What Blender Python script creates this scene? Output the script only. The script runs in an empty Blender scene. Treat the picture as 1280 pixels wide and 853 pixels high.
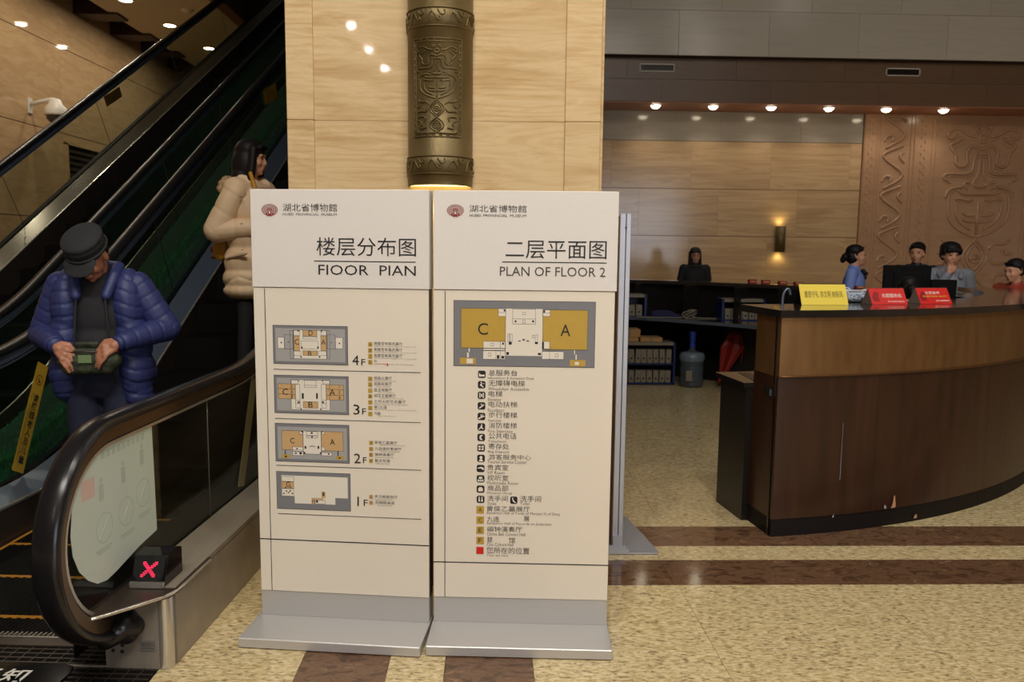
import bpy, bmesh, math, random
import numpy as np
from mathutils import Vector, Matrix, Euler
random.seed(7); RNG = np.random.default_rng(7)
S = bpy.context.scene
COL = S.collection
rad = math.radians

# ---------------------------------------------------------------- camera
cam_d = bpy.data.cameras.new('camera'); cam_d.sensor_width = 36.0; cam_d.lens = 993.0 / 1280.0 * 36.0
cam_d.clip_start = 0.05; cam_d.clip_end = 100
cam = bpy.data.objects.new('camera', cam_d); COL.objects.link(cam)
_p, _y, _r = rad(6.58), rad(1.8), rad(0.6)
_f = Vector((math.sin(_y) * math.cos(_p), math.cos(_y) * math.cos(_p), -math.sin(_p)))
_rt = Vector((math.cos(_y), -math.sin(_y), 0)); _up = _rt.cross(_f)
R_ = _rt * math.cos(_r) + _up * math.sin(_r); U_ = -_rt * math.sin(_r) + _up * math.cos(_r)
cam.matrix_world = Matrix(((R_.x, U_.x, -_f.x, 0), (R_.y, U_.y, -_f.y, 0), (R_.z, U_.z, -_f.z, 1.55), (0, 0, 0, 1)))
S.camera = cam
cam_d.dof.use_dof = True; cam_d.dof.focus_distance = 3.3; cam_d.dof.aperture_fstop = 5.0

# ---------------------------------------------------------------- world, exposure
wd = bpy.data.worlds.new('world'); S.world = wd; wd.use_nodes = True
wd.node_tree.nodes['Background'].inputs[0].default_value = (1.0, 0.9, 0.78, 1)
wd.node_tree.nodes['Background'].inputs[1].default_value = 0.05
S.view_settings.view_transform = 'Standard'; S.view_settings.look = 'None'
S.view_settings.exposure = 0.0; S.view_settings.gamma = 1.0; S.view_settings.use_curve_mapping = False
S.cycles.max_bounces = 7; S.cycles.diffuse_bounces = 3; S.cycles.glossy_bounces = 4
S.cycles.transparent_max_bounces = 12; S.cycles.caustics_reflective = False; S.cycles.caustics_refractive = False
S.cycles.sample_clamp_indirect = 4.0
try: S.cycles.use_denoising = True
except Exception: pass

# ---------------------------------------------------------------- lights
def area(name, loc, target, size, power, color, shape='DISK', size_y=None, spread=None):
    l = bpy.data.lights.new(name, 'AREA'); l.shape = shape; l.size = size
    if size_y: l.size_y = size_y
    l.energy = power; l.color = color
    if spread: l.spread = rad(spread)
    o = bpy.data.objects.new(name, l); COL.objects.link(o); o.location = loc
    o.rotation_euler = (Vector(target) - Vector(loc)).to_track_quat('-Z', 'Y').to_euler()
    return o
def spot(name, loc, target, power, color, angle=60, blend=0.6, radius=0.04):
    l = bpy.data.lights.new(name, 'SPOT'); l.energy = power; l.color = color
    l.spot_size = rad(angle); l.spot_blend = blend; l.shadow_soft_size = radius
    o = bpy.data.objects.new(name, l); COL.objects.link(o); o.location = loc
    o.rotation_euler = (Vector(target) - Vector(loc)).to_track_quat('-Z', 'Y').to_euler()
    return o
WARM = (1.0, 0.87, 0.70); WARM2 = (1.0, 0.93, 0.83); COOL = (0.80, 0.88, 1.0); NEUT = (1.0, 0.93, 0.84)
# hall downlights in the high ceiling (z 7)
for (x, y, p) in ((-0.6, -1.6, 70), (1.2, -1.6, 70), (-2.4, -1.6, 45), (3.2, -1.6, 50), (-0.9, 1.0, 70), (1.2, 1.0, 60), (3.4, 1.4, 45), (5.6, 1.6, 40),
                  (2.2, 4.4, 10), (4.6, 4.4, 12), (6.6, 5.4, 10)):
    area('hall_lamp_light', (x, y, 6.95), (x, y, 0), 0.22, p, WARM2)
# entrance glazing behind the camera: daylight
area('entrance_daylight', (4.5, -8.8, 2.3), (0.6, 3, 1.2), 7.0, 400, COOL, 'RECTANGLE', 3.6)
area('front_fill_light', (-0.6, -1.6, 6.9), (-0.3, 3.4, 1.0), 4.0, 300, (1.0, 0.97, 0.93), 'RECTANGLE', 1.2)  # unseen fill lamp, added to brighten the signs from the front
for (x, y) in ((-2.57, -3.15), (-2.65, -4.4), (-2.7, -5.6)):
    area('lobby_lamp_light', (x, y, 4.47), (x, y, 0), 0.075, 9, WARM2)
# ceiling lamps above the left gallery
for (x, y) in ((-6.6, 12.0), (-6.5, 13.5), (-6.42, 15.0), (-6.35, 16.6), (-6.2, 18.4), (-6.6, 10.4), (-6.6, 8.8)):
    area('gallery_lamp_light', (x, y, 5.86), (x, y, 0), 0.16, 19, WARM)
# wall washers of the back wall
SOFFIT_X = (2.47, 3.33, 4.20, 5.07, 5.94, 6.81)
for x in SOFFIT_X:
    spot('soffit_lamp_light', (x, 12.05, 3.66), (x, 12.25, 0), 26, WARM2, 120, 0.8, 0.05)
# ---------------------------------------------------------------- helpers
MATS = {}
def nodes_of(name):
    m = bpy.data.materials.new(name); m.use_nodes = True
    nt = m.node_tree; b = nt.nodes['Principled BSDF']; MATS[name] = m
    return m, nt, b
def mat(name, col, rough=0.5, metal=0.0, spec=None, emit=None, estr=0.0, noise=0.0, nscale=20.0, bump=0.0, coat=0.0, bscale=None, stretch=None):
    m, nt, b = nodes_of(name)
    b.inputs['Base Color'].default_value = (*col, 1); b.inputs['Roughness'].default_value = rough; b.inputs['Metallic'].default_value = metal
    if spec is not None: b.inputs['Specular IOR Level'].default_value = spec
    if coat: b.inputs['Coat Weight'].default_value = coat; b.inputs['Coat Roughness'].default_value = 0.08
    if emit: b.inputs['Emission Color'].default_value = (*emit, 1); b.inputs['Emission Strength'].default_value = estr
    tc = nt.nodes.new('ShaderNodeTexCoord'); mp = nt.nodes.new('ShaderNodeMapping'); nt.links.new(tc.outputs['Object'], mp.inputs[0])
    if stretch: mp.inputs['Scale'].default_value = stretch
    if noise:
        n = nt.nodes.new('ShaderNodeTexNoise'); n.inputs['Scale'].default_value = nscale; n.inputs['Detail'].default_value = 5
        nt.links.new(mp.outputs[0], n.inputs['Vector'])
        r = nt.nodes.new('ShaderNodeValToRGB'); r.color_ramp.elements[0].position = 0.3; r.color_ramp.elements[1].position = 0.7
        r.color_ramp.elements[0].color = (*[max(0, c * (1 - noise)) for c in col], 1); r.color_ramp.elements[1].color = (*[min(1, c * (1 + noise)) for c in col], 1)
        nt.links.new(n.outputs[0], r.inputs[0]); nt.links.new(r.outputs[0], b.inputs['Base Color'])
    if bump:
        n2 = nt.nodes.new('ShaderNodeTexNoise'); n2.inputs['Scale'].default_value = bscale or nscale; n2.inputs['Detail'].default_value = 4
        nt.links.new(mp.outputs[0], n2.inputs['Vector'])
        bp = nt.nodes.new('ShaderNodeBump'); bp.inputs['Strength'].default_value = bump; bp.inputs['Distance'].default_value = 0.01
        nt.links.new(n2.outputs[0], bp.inputs['Height']); nt.links.new(bp.outputs[0], b.inputs['Normal'])
    return m
def srgb(r, g, b):
    return tuple(((c / 255) / 12.92 if c / 255 <= 0.04045 else (((c / 255) + 0.055) / 1.055) ** 2.4) for c in (r, g, b))

def stone(name, cols, scale, vec_scale, rough=0.18, detail=8, dist=1.2, fleck=0.0, wave=False, spec=0.5, vary=0.08, bump=0.0, coords='Object', rot=(0, 0, 0)):
    m, nt, b = nodes_of(name); L = nt.links.new
    b.inputs['Roughness'].default_value = rough; b.inputs['Specular IOR Level'].default_value = spec
    tc = nt.nodes.new('ShaderNodeTexCoord'); mp = nt.nodes.new('ShaderNodeMapping')
    geo = nt.nodes.new('ShaderNodeNewGeometry'); oi = nt.nodes.new('ShaderNodeObjectInfo')
    mp.inputs['Scale'].default_value = vec_scale; mp.inputs['Rotation'].default_value = rot
    add = nt.nodes.new('ShaderNodeVectorMath'); add.operation = 'ADD'
    L(geo.outputs['Position'], add.inputs[0])
    mul = nt.nodes.new('ShaderNodeVectorMath'); mul.operation = 'SCALE'; mul.inputs[0].default_value = (3.1, 5.3, 7.7); L(oi.outputs['Random'], mul.inputs['Scale'])
    L(mul.outputs[0], add.inputs[1]); L(add.outputs[0], mp.inputs[0])
    n = nt.nodes.new('ShaderNodeTexNoise'); n.inputs['Scale'].default_value = scale; n.inputs['Detail'].default_value = detail; n.inputs['Roughness'].default_value = 0.62; n.inputs['Distortion'].default_value = dist
    L(mp.outputs[0], n.inputs['Vector'])
    r = nt.nodes.new('ShaderNodeValToRGB'); cr = r.color_ramp
    while len(cr.elements) < len(cols): cr.elements.new(0.5)
    for e, (p, c) in zip(cr.elements, cols): e.position = p; e.color = (*c, 1)
    L(n.outputs[0], r.inputs[0]); out = r.outputs[0]
    if wave:
        w = nt.nodes.new('ShaderNodeTexWave'); w.wave_type = 'BANDS'; w.bands_direction = 'Z'; w.inputs['Scale'].default_value = 4.0
        w.inputs['Distortion'].default_value = 11.0; w.inputs['Detail'].default_value = 5; w.inputs['Detail Scale'].default_value = 1.2; L(mp.outputs[0], w.inputs['Vector'])
        mx = nt.nodes.new('ShaderNodeMixRGB'); mx.blend_type = 'MULTIPLY'
        wr = nt.nodes.new('ShaderNodeValToRGB'); wr.color_ramp.elements[0].color = (0.92, 0.87, 0.80, 1); wr.color_ramp.elements[1].color = (1, 1, 1, 1); wr.color_ramp.elements[1].position = 0.55
        n3 = nt.nodes.new('ShaderNodeTexNoise'); n3.inputs['Scale'].default_value = 1.6; L(add.outputs[0], n3.inputs['Vector'])
        r3 = nt.nodes.new('ShaderNodeValToRGB'); r3.color_ramp.elements[0].position = 0.42; r3.color_ramp.elements[1].position = 0.62; L(n3.outputs[0], r3.inputs[0])
        L(w.outputs[0], wr.inputs[0]); L(r3.outputs[0], mx.inputs[0]); L(out, mx.inputs[1]); L(wr.outputs[0], mx.inputs[2]); out = mx.outputs[0]
    if fleck:
        v = nt.nodes.new('ShaderNodeTexNoise'); v.inputs['Scale'].default_value = fleck; v.inputs['Detail'].default_value = 3; L(mp.outputs[0], v.inputs['Vector'])
        fr = nt.nodes.new('ShaderNodeValToRGB'); fr.color_ramp.elements[0].position = 0.34; fr.color_ramp.elements[1].position = 0.44
        fr.color_ramp.elements[0].color = (0.12, 0.09, 0.06, 1); fr.color_ramp.elements[1].color = (1, 1, 1, 1); L(v.outputs[0], fr.inputs[0])
        mx = nt.nodes.new('ShaderNodeMixRGB'); mx.blend_type = 'MULTIPLY'; mx.inputs[0].default_value = 0.62; L(out, mx.inputs[1]); L(fr.outputs[0], mx.inputs[2]); out = mx.outputs[0]
    hsv = nt.nodes.new('ShaderNodeHueSaturation'); mr = nt.nodes.new('ShaderNodeMapRange'); mr.inputs['To Min'].default_value = 1 - vary; mr.inputs['To Max'].default_value = 1 + vary
    L(oi.outputs['Random'], mr.inputs['Value']); L(mr.outputs[0], hsv.inputs['Value']); L(out, hsv.inputs['Color']); L(hsv.outputs[0], b.inputs['Base Color'])
    if bump:
        bp = nt.nodes.new('ShaderNodeBump'); bp.inputs['Strength'].default_value = bump; bp.inputs['Distance'].default_value = 0.003; L(n.outputs[0], bp.inputs['Height']); L(bp.outputs[0], b.inputs['Normal'])
    return m
def glass_mat(name, tint, ior=1.45, rough=0.02, boost=1.0):
    m = bpy.data.materials.new(name); m.use_nodes = True; nt = m.node_tree; nt.nodes.clear(); L = nt.links.new
    o = nt.nodes.new('ShaderNodeOutputMaterial'); mx = nt.nodes.new('ShaderNodeMixShader'); t = nt.nodes.new('ShaderNodeBsdfTransparent'); g = nt.nodes.new('ShaderNodeBsdfGlossy')
    f = nt.nodes.new('ShaderNodeLayerWeight'); f.inputs[0].default_value = 0.5; t.inputs[0].default_value = (*tint, 1); g.inputs['Roughness'].default_value = rough
    pw_ = nt.nodes.new('ShaderNodeMath'); pw_.operation = 'POWER'; pw_.inputs[1].default_value = 5.0; L(f.outputs['Facing'], pw_.inputs[0])
    k = nt.nodes.new('ShaderNodeMath'); k.operation = 'MULTIPLY_ADD'; k.inputs[1].default_value = 0.9; k.inputs[2].default_value = 0.04 * boost; L(pw_.outputs[0], k.inputs[0])
    L(k.outputs[0], mx.inputs[0]); L(t.outputs[0], mx.inputs[1]); L(g.outputs[0], mx.inputs[2]); L(mx.outputs[0], o.inputs[0]); MATS[name] = m
    return m

def link(o, parent=None):
    COL.objects.link(o)
    if parent is not None: o.parent = parent
    return o
def mesh_obj(name, verts, faces, m, parent=None, smooth=False, mats=None, fm=None):
    me = bpy.data.meshes.new(name); me.from_pydata([tuple(v) for v in verts], [], faces)
    if mats:
        for q in mats: me.materials.append(q)
        if fm: me.polygons.foreach_set('material_index', fm)
    elif m: me.materials.append(m)
    if smooth: me.polygons.foreach_set('use_smooth', [True] * len(me.polygons))
    me.update()
    return link(bpy.data.objects.new(name, me), parent)
def bm_obj(name, bm, m, parent=None, smooth=False):
    me = bpy.data.meshes.new(name); bmesh.ops.recalc_face_normals(bm, faces=bm.faces); bm.to_mesh(me); bm.free()
    if m: me.materials.append(m)
    if smooth: me.polygons.foreach_set('use_smooth', [True] * len(me.polygons))
    return link(bpy.data.objects.new(name, me), parent)
def thing(name, label, cat, loc=(0, 0, 0), rz=0.0, group=None, kind=None):
    o = bpy.data.objects.new(name, None); COL.objects.link(o); o.empty_display_size = 0.1
    o.location = loc; o.rotation_euler = (0, 0, rz)
    tag(o, label, cat, group, kind); return o
def tag(o, label=None, cat=None, group=None, kind=None):
    if label: o['label'] = label
    if cat: o['category'] = cat
    if group: o['group'] = group
    if kind: o['kind'] = kind
    return o
def struct(o, label=None, cat='structure'):
    o['kind'] = 'structure'
    if label: o['label'] = label; o['category'] = cat
    return o
def box(name, x0, x1, y0, y1, z0, z1, m, parent=None, bevel=0.0, seg=1):
    bm = bmesh.new(); bmesh.ops.create_cube(bm, size=1)
    for v in bm.verts:
        v.co = Vector(((x0 + x1) / 2 + v.co.x * (x1 - x0), (y0 + y1) / 2 + v.co.y * (y1 - y0), (z0 + z1) / 2 + v.co.z * (z1 - z0)))
    if bevel: bmesh.ops.bevel(bm, geom=bm.edges[:], offset=bevel, segments=seg, affect='EDGES', profile=0.5)
    return bm_obj(name, bm, m, parent)
def boxes(name, lst, m, parent=None):
    V = []; F = []
    for (x0, x1, y0, y1, z0, z1) in lst:
        k = len(V)
        V += [(x0, y0, z0), (x1, y0, z0), (x1, y1, z0), (x0, y1, z0), (x0, y0, z1), (x1, y0, z1), (x1, y1, z1), (x0, y1, z1)]
        F += [(k, k + 3, k + 2, k + 1), (k + 4, k + 5, k + 6, k + 7), (k, k + 1, k + 5, k + 4), (k + 1, k + 2, k + 6, k + 5), (k + 2, k + 3, k + 7, k + 6), (k + 3, k, k + 4, k + 7)]
    return mesh_obj(name, V, F, m, parent)
def prism(name, poly, z0, z1, m, parent=None, bevel=0.0):
    """vertical extrusion of a plan polygon"""
    n = len(poly); V = [(p[0], p[1], z0) for p in poly] + [(p[0], p[1], z1) for p in poly]
    F = [tuple(range(n - 1, -1, -1)), tuple(range(n, 2 * n))] + [(i, (i + 1) % n, n + (i + 1) % n, n + i) for i in range(n)]
    bm = bmesh.new(); vs = [bm.verts.new(v) for v in V]
    for f in F: bm.faces.new([vs[i] for i in f])
    bmesh.ops.recalc_face_normals(bm, faces=bm.faces)
    if bevel: bmesh.ops.bevel(bm, geom=[e for e in bm.edges if abs(e.verts[0].co.z - z1) < 1e-6 and abs(e.verts[1].co.z - z1) < 1e-6], offset=bevel, segments=2, affect='EDGES')
    return bm_obj(name, bm, m, parent)
def prism_x(name, poly, x0, x1, m, parent=None):
    """extrusion along x of a (y, z) polygon"""
    n = len(poly); V = [(x0, p[0], p[1]) for p in poly] + [(x1, p[0], p[1]) for p in poly]
    F = [tuple(range(n)), tuple(range(2 * n - 1, n - 1, -1))] + [(i, n + i, n + (i + 1) % n, (i + 1) % n) for i in range(n)]
    bm = bmesh.new(); vs = [bm.verts.new(v) for v in V]
    for f in F: bm.faces.new([vs[i] for i in f])
    return bm_obj(name, bm, m, parent)
def lathe(name, prof, m, parent=None, seg=24, loc=(0, 0, 0), a0=0, a1=360, smooth=True):
    V = []; F = []; full = abs(a1 - a0) >= 360; ns = seg if full else seg + 1
    for (r, z) in prof:
        for i in range(ns):
            a = rad(a0 + (a1 - a0) * i / seg); V.append((loc[0] + r * math.cos(a), loc[1] + r * math.sin(a), loc[2] + z))
    for j in range(len(prof) - 1):
        for i in range(seg):
            i2 = (i + 1) % ns; F.append((j * ns + i, j * ns + i2, (j + 1) * ns + i2, (j + 1) * ns + i))
    return mesh_obj(name, V, F, m, parent, smooth)
def tube_data(pts, r, seg=6, closed=False):
    pts = [Vector(p) for p in pts]; V = []; F = []; n = len(pts); prev = None
    for i, p in enumerate(pts):
        a = pts[i - 1] if (i > 0 or closed) else pts[i]; b = pts[(i + 1) % n] if (i < n - 1 or closed) else pts[i]
        t = (b - a).normalized() if (b - a).length > 1e-9 else Vector((0, 0, 1))
        if prev is None: prev = t.orthogonal().normalized()
        u = (prev - t * prev.dot(t))
        u = u.normalized() if u.length > 1e-6 else t.orthogonal().normalized(); prev = u; w = t.cross(u)
        rr = r[i] if isinstance(r, (list, tuple)) else r
        for k in range(seg):
            c = 2 * math.pi * k / seg; V.append(p + (u * math.cos(c) + w * math.sin(c)) * rr)
    for i in range(n if closed else n - 1):
        j = (i + 1) % n
        for k in range(seg): F.append((i * seg + k, i * seg + (k + 1) % seg, j * seg + (k + 1) % seg, j * seg + k))
    if not closed: F += [tuple(range(seg - 1, -1, -1)), tuple(range((n - 1) * seg, n * seg))]
    return V, F
def tube(name, pts, r, m, parent=None, seg=8, closed=False):
    V, F = tube_data(pts, r, seg, closed); return mesh_obj(name, V, F, m, parent, True)
def tubes(name, lists, r, m, parent=None, seg=6):
    V = []; F = []
    for pts in lists:
        v, f = tube_data(pts, r, seg); k = len(V); V += v; F += [tuple(i + k for i in q) for q in f]
    return mesh_obj(name, V, F, m, parent, True)
def dense(pts, step):
    out = []
    for a, b in zip(pts[:-1], pts[1:]):
        a = np.array(a, float); b = np.array(b, float); n = max(1, int(np.linalg.norm(b - a) / step))
        out += [tuple(a + (b - a) * i / n) for i in range(n)]
    out.append(tuple(pts[-1])); return out
def soft(pts, it=2):
    for _ in range(it):
        q = [pts[0]]
        for a, b in zip(pts[:-1], pts[1:]):
            a = np.array(a); b = np.array(b); q += [tuple(a * .75 + b * .25), tuple(a * .25 + b * .75)]
        q.append(pts[-1]); pts = q
    return pts

# text fitted into a rectangle of a vertical panel (local x across, z up, facing -y)
def text_mesh(s, thin=0.0, spacing=1.0, res=3):
    c = bpy.data.curves.new('txt', 'FONT'); c.body = s; c.size = 1; c.resolution_u = res; c.offset = thin; c.space_character = spacing; c.fill_mode = 'FRONT'
    o = bpy.data.objects.new('txt', c); COL.objects.link(o)
    dg = bpy.context.evaluated_depsgraph_get(); me = bpy.data.meshes.new_from_object(o.evaluated_get(dg))
    co = np.zeros(len(me.vertices) * 3); me.vertices.foreach_get('co', co); co = co.reshape(-1, 3)
    bpy.data.objects.remove(o); bpy.data.curves.remove(c)
    return me, co
def put_text(name, s, x0, z0, x1, z1, y, m, parent, thin=0.0, spacing=1.0, res=2, M=None):
    me, co = text_mesh(s, thin, spacing, res); me.name = name
    mn = co.min(0); mxx = co.max(0); w = max(1e-6, mxx[0] - mn[0]); h = max(1e-6, mxx[1] - mn[1])
    if (x1 - x0) / w > 1.5 * (z1 - z0) / h:
        c_ = (x0 + x1) / 2; d_ = w * (z1 - z0) / h * 0.55; x0, x1 = c_ - d_, c_ + d_
    out = np.zeros_like(co); out[:, 0] = x0 + (co[:, 0] - mn[0]) / w * (x1 - x0); out[:, 1] = y; out[:, 2] = z0 + (co[:, 1] - mn[1]) / h * (z1 - z0)
    if M is not None: out = (np.c_[out, np.ones(len(out))] @ np.array(M).T)[:, :3]
    me.vertices.foreach_set('co', out.ravel()); me.materials.clear(); me.materials.append(m); me.update()
    return link(bpy.data.objects.new(name, me), parent)

# solid shapes merged into one continuous skin (voxel remesh)
def _cap(p0, r0, p1, r1, seg=14, rings=5):
    p0 = np.array(p0, float); p1 = np.array(p1, float); d = p1 - p0; L = np.linalg.norm(d)
    t = d / L if L > 1e-9 else np.array([0, 0, 1.]); u = np.cross(t, [0.31, 0.95, 0.1]); u /= np.linalg.norm(u); w = np.cross(t, u)
    P = []
    for i in range(rings + 1):
        a = -math.pi / 2 + (math.pi / 2) * i / rings; P.append((p0 + t * r0 * math.sin(a), r0 * math.cos(a)))
    for i in range(rings + 1):
        a = (math.pi / 2) * i / rings; P.append((p1 + t * r1 * math.sin(a), r1 * math.cos(a)))
    V = []; F = []
    for c, r in P:
        for k in range(seg):
            b = 2 * math.pi * k / seg; V.append(c + (u * math.cos(b) + w * math.sin(b)) * max(r, 1e-4))
    n = len(P)
    for i in range(n - 1):
        for k in range(seg): F.append((i * seg + k, i * seg + (k + 1) % seg, (i + 1) * seg + (k + 1) % seg, (i + 1) * seg + k))
    F += [tuple(range(seg - 1, -1, -1)), tuple(range((n - 1) * seg, n * seg))]
    return V, F
def _ell(c, r, rot=None, seg=20, rings=12):
    V = []; F = []; M = Euler(rot).to_matrix() if rot else None
    for i in range(rings + 1):
        a = -math.pi / 2 + math.pi * i / rings
        for k in range(seg):
            b = 2 * math.pi * k / seg; p = Vector((r[0] * max(math.cos(a), 1e-3) * math.cos(b), r[1] * max(math.cos(a), 1e-3) * math.sin(b), r[2] * math.sin(a)))
            if M: p = M @ p
            V.append((c[0] + p.x, c[1] + p.y, c[2] + p.z))
    for i in range(rings):
        for k in range(seg): F.append((i * seg + k, i * seg + (k + 1) % seg, (i + 1) * seg + (k + 1) % seg, (i + 1) * seg + k))
    F += [tuple(range(seg - 1, -1, -1)), tuple(range(rings * seg, (rings + 1) * seg))]
    return V, F
def xf(prims, M):
    out = []
    for p in prims:
        if p[0] == 'c': out.append(('c', tuple(M @ Vector(p[1])), p[2], tuple(M @ Vector(p[3])), p[4]))
        else:
            rot = (M.to_3x3() @ (Euler(p[3]).to_matrix() if len(p) > 3 and p[3] else Matrix.Identity(3))).to_euler()
            out.append(('e', tuple(M @ Vector(p[1])), p[2], tuple(rot)))
    return out
def blob(name, prims, m, parent=None, voxel=0.01, smooth=2, cut=None, disp=None):
    V = []; F = []
    for p in prims:
        v, f = _cap(*p[1:5]) if p[0] == 'c' else _ell(p[1], p[2], p[3] if len(p) > 3 else None)
        k = len(V); V += [tuple(q) for q in v]; F += [tuple(i + k for i in q) for q in f]
    me = bpy.data.meshes.new(name); me.from_pydata(V, [], F); o = bpy.data.objects.new(name, me); COL.objects.link(o)
    md = o.modifiers.new('r', 'REMESH'); md.mode = 'VOXEL'; md.voxel_size = voxel
    if smooth: sm = o.modifiers.new('s', 'SMOOTH'); sm.iterations = smooth; sm.factor = 0.5
    dg = bpy.context.evaluated_depsgraph_get(); me2 = bpy.data.meshes.new_from_object(o.evaluated_get(dg)); bpy.data.objects.remove(o); bpy.data.meshes.remove(me)
    me2.name = name
    if disp is not None or cut is not None:
        if disp is not None:
            n = len(me2.vertices); co = np.zeros(n * 3); me2.vertices.foreach_get('co', co); co = co.reshape(-1, 3)
            no = np.array([v.normal for v in me2.vertices]); co = co + no * disp(co)[:, None]; me2.vertices.foreach_set('co', co.ravel())
        if cut is not None:
            bm = bmesh.new(); bm.from_mesh(me2)
            for (pc, pn) in cut: bmesh.ops.bisect_plane(bm, geom=bm.verts[:] + bm.edges[:] + bm.faces[:], plane_co=pc, plane_no=pn, clear_outer=True); 
            bmesh.ops.holes_fill(bm, edges=[e for e in bm.edges if e.is_boundary]); bm.to_mesh(me2); bm.free()
    me2.materials.clear(); me2.materials.append(m); me2.polygons.foreach_set('use_smooth', [True] * len(me2.polygons)); me2.update()
    return link(bpy.data.objects.new(name, me2), parent)
# ---------------------------------------------------------------- materials
m_black = mat('print_black', (0.012, 0.012, 0.014), 0.5)
m_granite = stone('floor_granite', [(0.0, srgb(124, 102, 66)), (0.34, srgb(166, 143, 100)), (0.5, srgb(199, 179, 134)), (0.64, srgb(220, 203, 164)), (0.8, srgb(184, 160, 114))], 64, (0.5, 1.3, 1.0), 0.13, 8, 0.4, fleck=72, vary=0.02, rot=(0, 0, rad(50)))
m_marble = stone('floor_brown_marble', [(0.0, srgb(45, 30, 22)), (0.4, srgb(82, 58, 42)), (0.52, srgb(112, 84, 62)), (0.6, srgb(94, 68, 50)), (0.66, srgb(150, 116, 86)), (0.7, srgb(92, 66, 48))], 13, (0.8, 1.5, 1), 0.10, 10, 1.1, vary=0.12)
m_trav = stone('pillar_travertine', [(0.0, srgb(176, 142, 98)), (0.40, srgb(198, 168, 124)), (0.55, srgb(214, 188, 146)), (0.7, srgb(194, 162, 116))], 4, (0.4, 0.4, 2.6), 0.04, 9, 0.7, wave=True, vary=0.02)
m_stone_l = stone('gallery_stone', [(0.0, srgb(178, 144, 104)), (0.45, srgb(202, 168, 126)), (0.6, srgb(212, 180, 138)), (0.8, srgb(194, 158, 116))], 3, (0.4, 0.5, 2.2), 0.035, 8, 1.4, vary=0.04, rot=(rad(20), 0, 0))
m_stone_b = stone('hall_stone', [(0.0, srgb(156, 122, 86)), (0.45, srgb(196, 160, 118)), (0.6, srgb(210, 176, 132)), (0.8, srgb(184, 148, 106))], 2.4, (0.35, 0.4, 4.5), 0.14, 8, 1.0, vary=0.07)
m_stone_shade = stone('beam_stone_shaded', [(0.0, srgb(92, 70, 52)), (0.5, srgb(118, 92, 70)), (0.8, srgb(104, 80, 60))], 2.4, (0.35, 0.4, 4.5), 0.3, 8, 1.0, vary=0.05)  # shade of the beam recess put into a darker stone colour
m_stone_g = stone('upper_stone', [(0.0, srgb(176, 166, 150)), (0.5, srgb(200, 190, 172)), (0.8, srgb(186, 176, 158))], 2.4, (0.35, 0.4, 5), 0.2, 8, 1.0, vary=0.06)
m_stone_daylit = stone('hall_stone_daylit', [(0.0, srgb(150, 138, 120)), (0.5, srgb(176, 164, 146)), (0.8, srgb(160, 148, 130))], 2.4, (0.35, 0.4, 4.5), 0.14, 8, 1.0, vary=0.05)  # top course: cool daylight band painted in as greyer stone
m_carved = stone('carved_stone', [(0.0, srgb(158, 120, 92)), (0.5, srgb(188, 148, 114)), (0.8, srgb(170, 130, 98))], 3, (0.5, 0.5, 2), 0.22, 6, 1.0, vary=0.03)
m_joint = mat('joint_dark', (0.06, 0.04, 0.025), 0.8)
m_ceil = mat('ceiling_paint', srgb(205, 190, 165), 0.7)
m_ceil_dark = mat('ceiling_dark_paint', srgb(70, 60, 50), 0.8)
m_beam = mat('dark_beam_wood', srgb(52, 30, 22), 0.45)
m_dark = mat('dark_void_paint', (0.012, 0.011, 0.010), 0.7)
m_signw = mat('sign_cream_enamel', srgb(226, 216, 200), 0.35, noise=0.015, nscale=3)
m_signs = mat('sign_silver_paint', srgb(222, 216, 210), 0.4, metal=0.0, noise=0.02, nscale=220)
m_alu = mat('brushed_aluminium', srgb(190, 187, 184), 0.38, metal=0.35, noise=0.03, nscale=300)
m_bluemetal = mat('anodised_pale_metal', srgb(178, 180, 188), 0.35, metal=0.5)
m_seam = mat('seam_dark', (0.02, 0.02, 0.02), 0.6)
PC = {'black': m_black, 'grey_text': mat('print_grey', srgb(70, 66, 62), 0.6), 'faint_text': mat('print_faint', srgb(122, 114, 106), 0.6),
      'tan': mat('print_tan', srgb(196, 160, 112), 0.5, noise=0.02, nscale=40), 'gold': mat('print_gold', srgb(184, 150, 62), 0.5, noise=0.02, nscale=40), 'red': mat('print_red', srgb(205, 34, 22), 0.5),
      'plan_grey': mat('print_plan_grey', srgb(120, 120, 124), 0.5), 'plan_light': mat('print_plan_light', srgb(160, 158, 156), 0.5), 'white_print': mat('print_white', srgb(224, 216, 202), 0.5),
      'logo': mat('print_maroon', srgb(128, 46, 40), 0.5)}
m_bronze = mat('patinated_bronze', srgb(104, 88, 54), 0.44, metal=0.55, noise=0.2, nscale=7, bump=0.15, bscale=60)
m_glow = mat('lamp_glow_yellow', (1, 0.8, 0.3), 0.5, emit=(1.0, 0.80, 0.30), estr=3.0)
m_lamp = mat('lamp_glow_warm', (1, 0.9, 0.7), 0.5, emit=(1.0, 0.86, 0.62), estr=14.0)
m_lampring = mat('lamp_ring_white', srgb(215, 205, 190), 0.4)
m_wood = mat('desk_walnut', srgb(52, 28, 17), 0.30, noise=0.32, nscale=2.2, stretch=(9, 9, 0.7), coat=0.12)
m_brz = mat('desk_bronze_sheet', srgb(138, 103, 66), 0.34, metal=0.7, noise=0.16, nscale=5, stretch=(3, 3, 0.8))
m_top = mat('desk_black_stone', (0.014, 0.012, 0.012), 0.12, coat=0.5)
m_deskend = mat('desk_black_lacquer', (0.012, 0.010, 0.009), 0.3)
m_kick = mat('desk_kick_black', (0.009, 0.006, 0.005), 0.6, spec=0.2, bump=0.2, bscale=30)
m_rubber = mat('handrail_rubber', (0.010, 0.009, 0.010), 0.24, spec=0.4)
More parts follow.
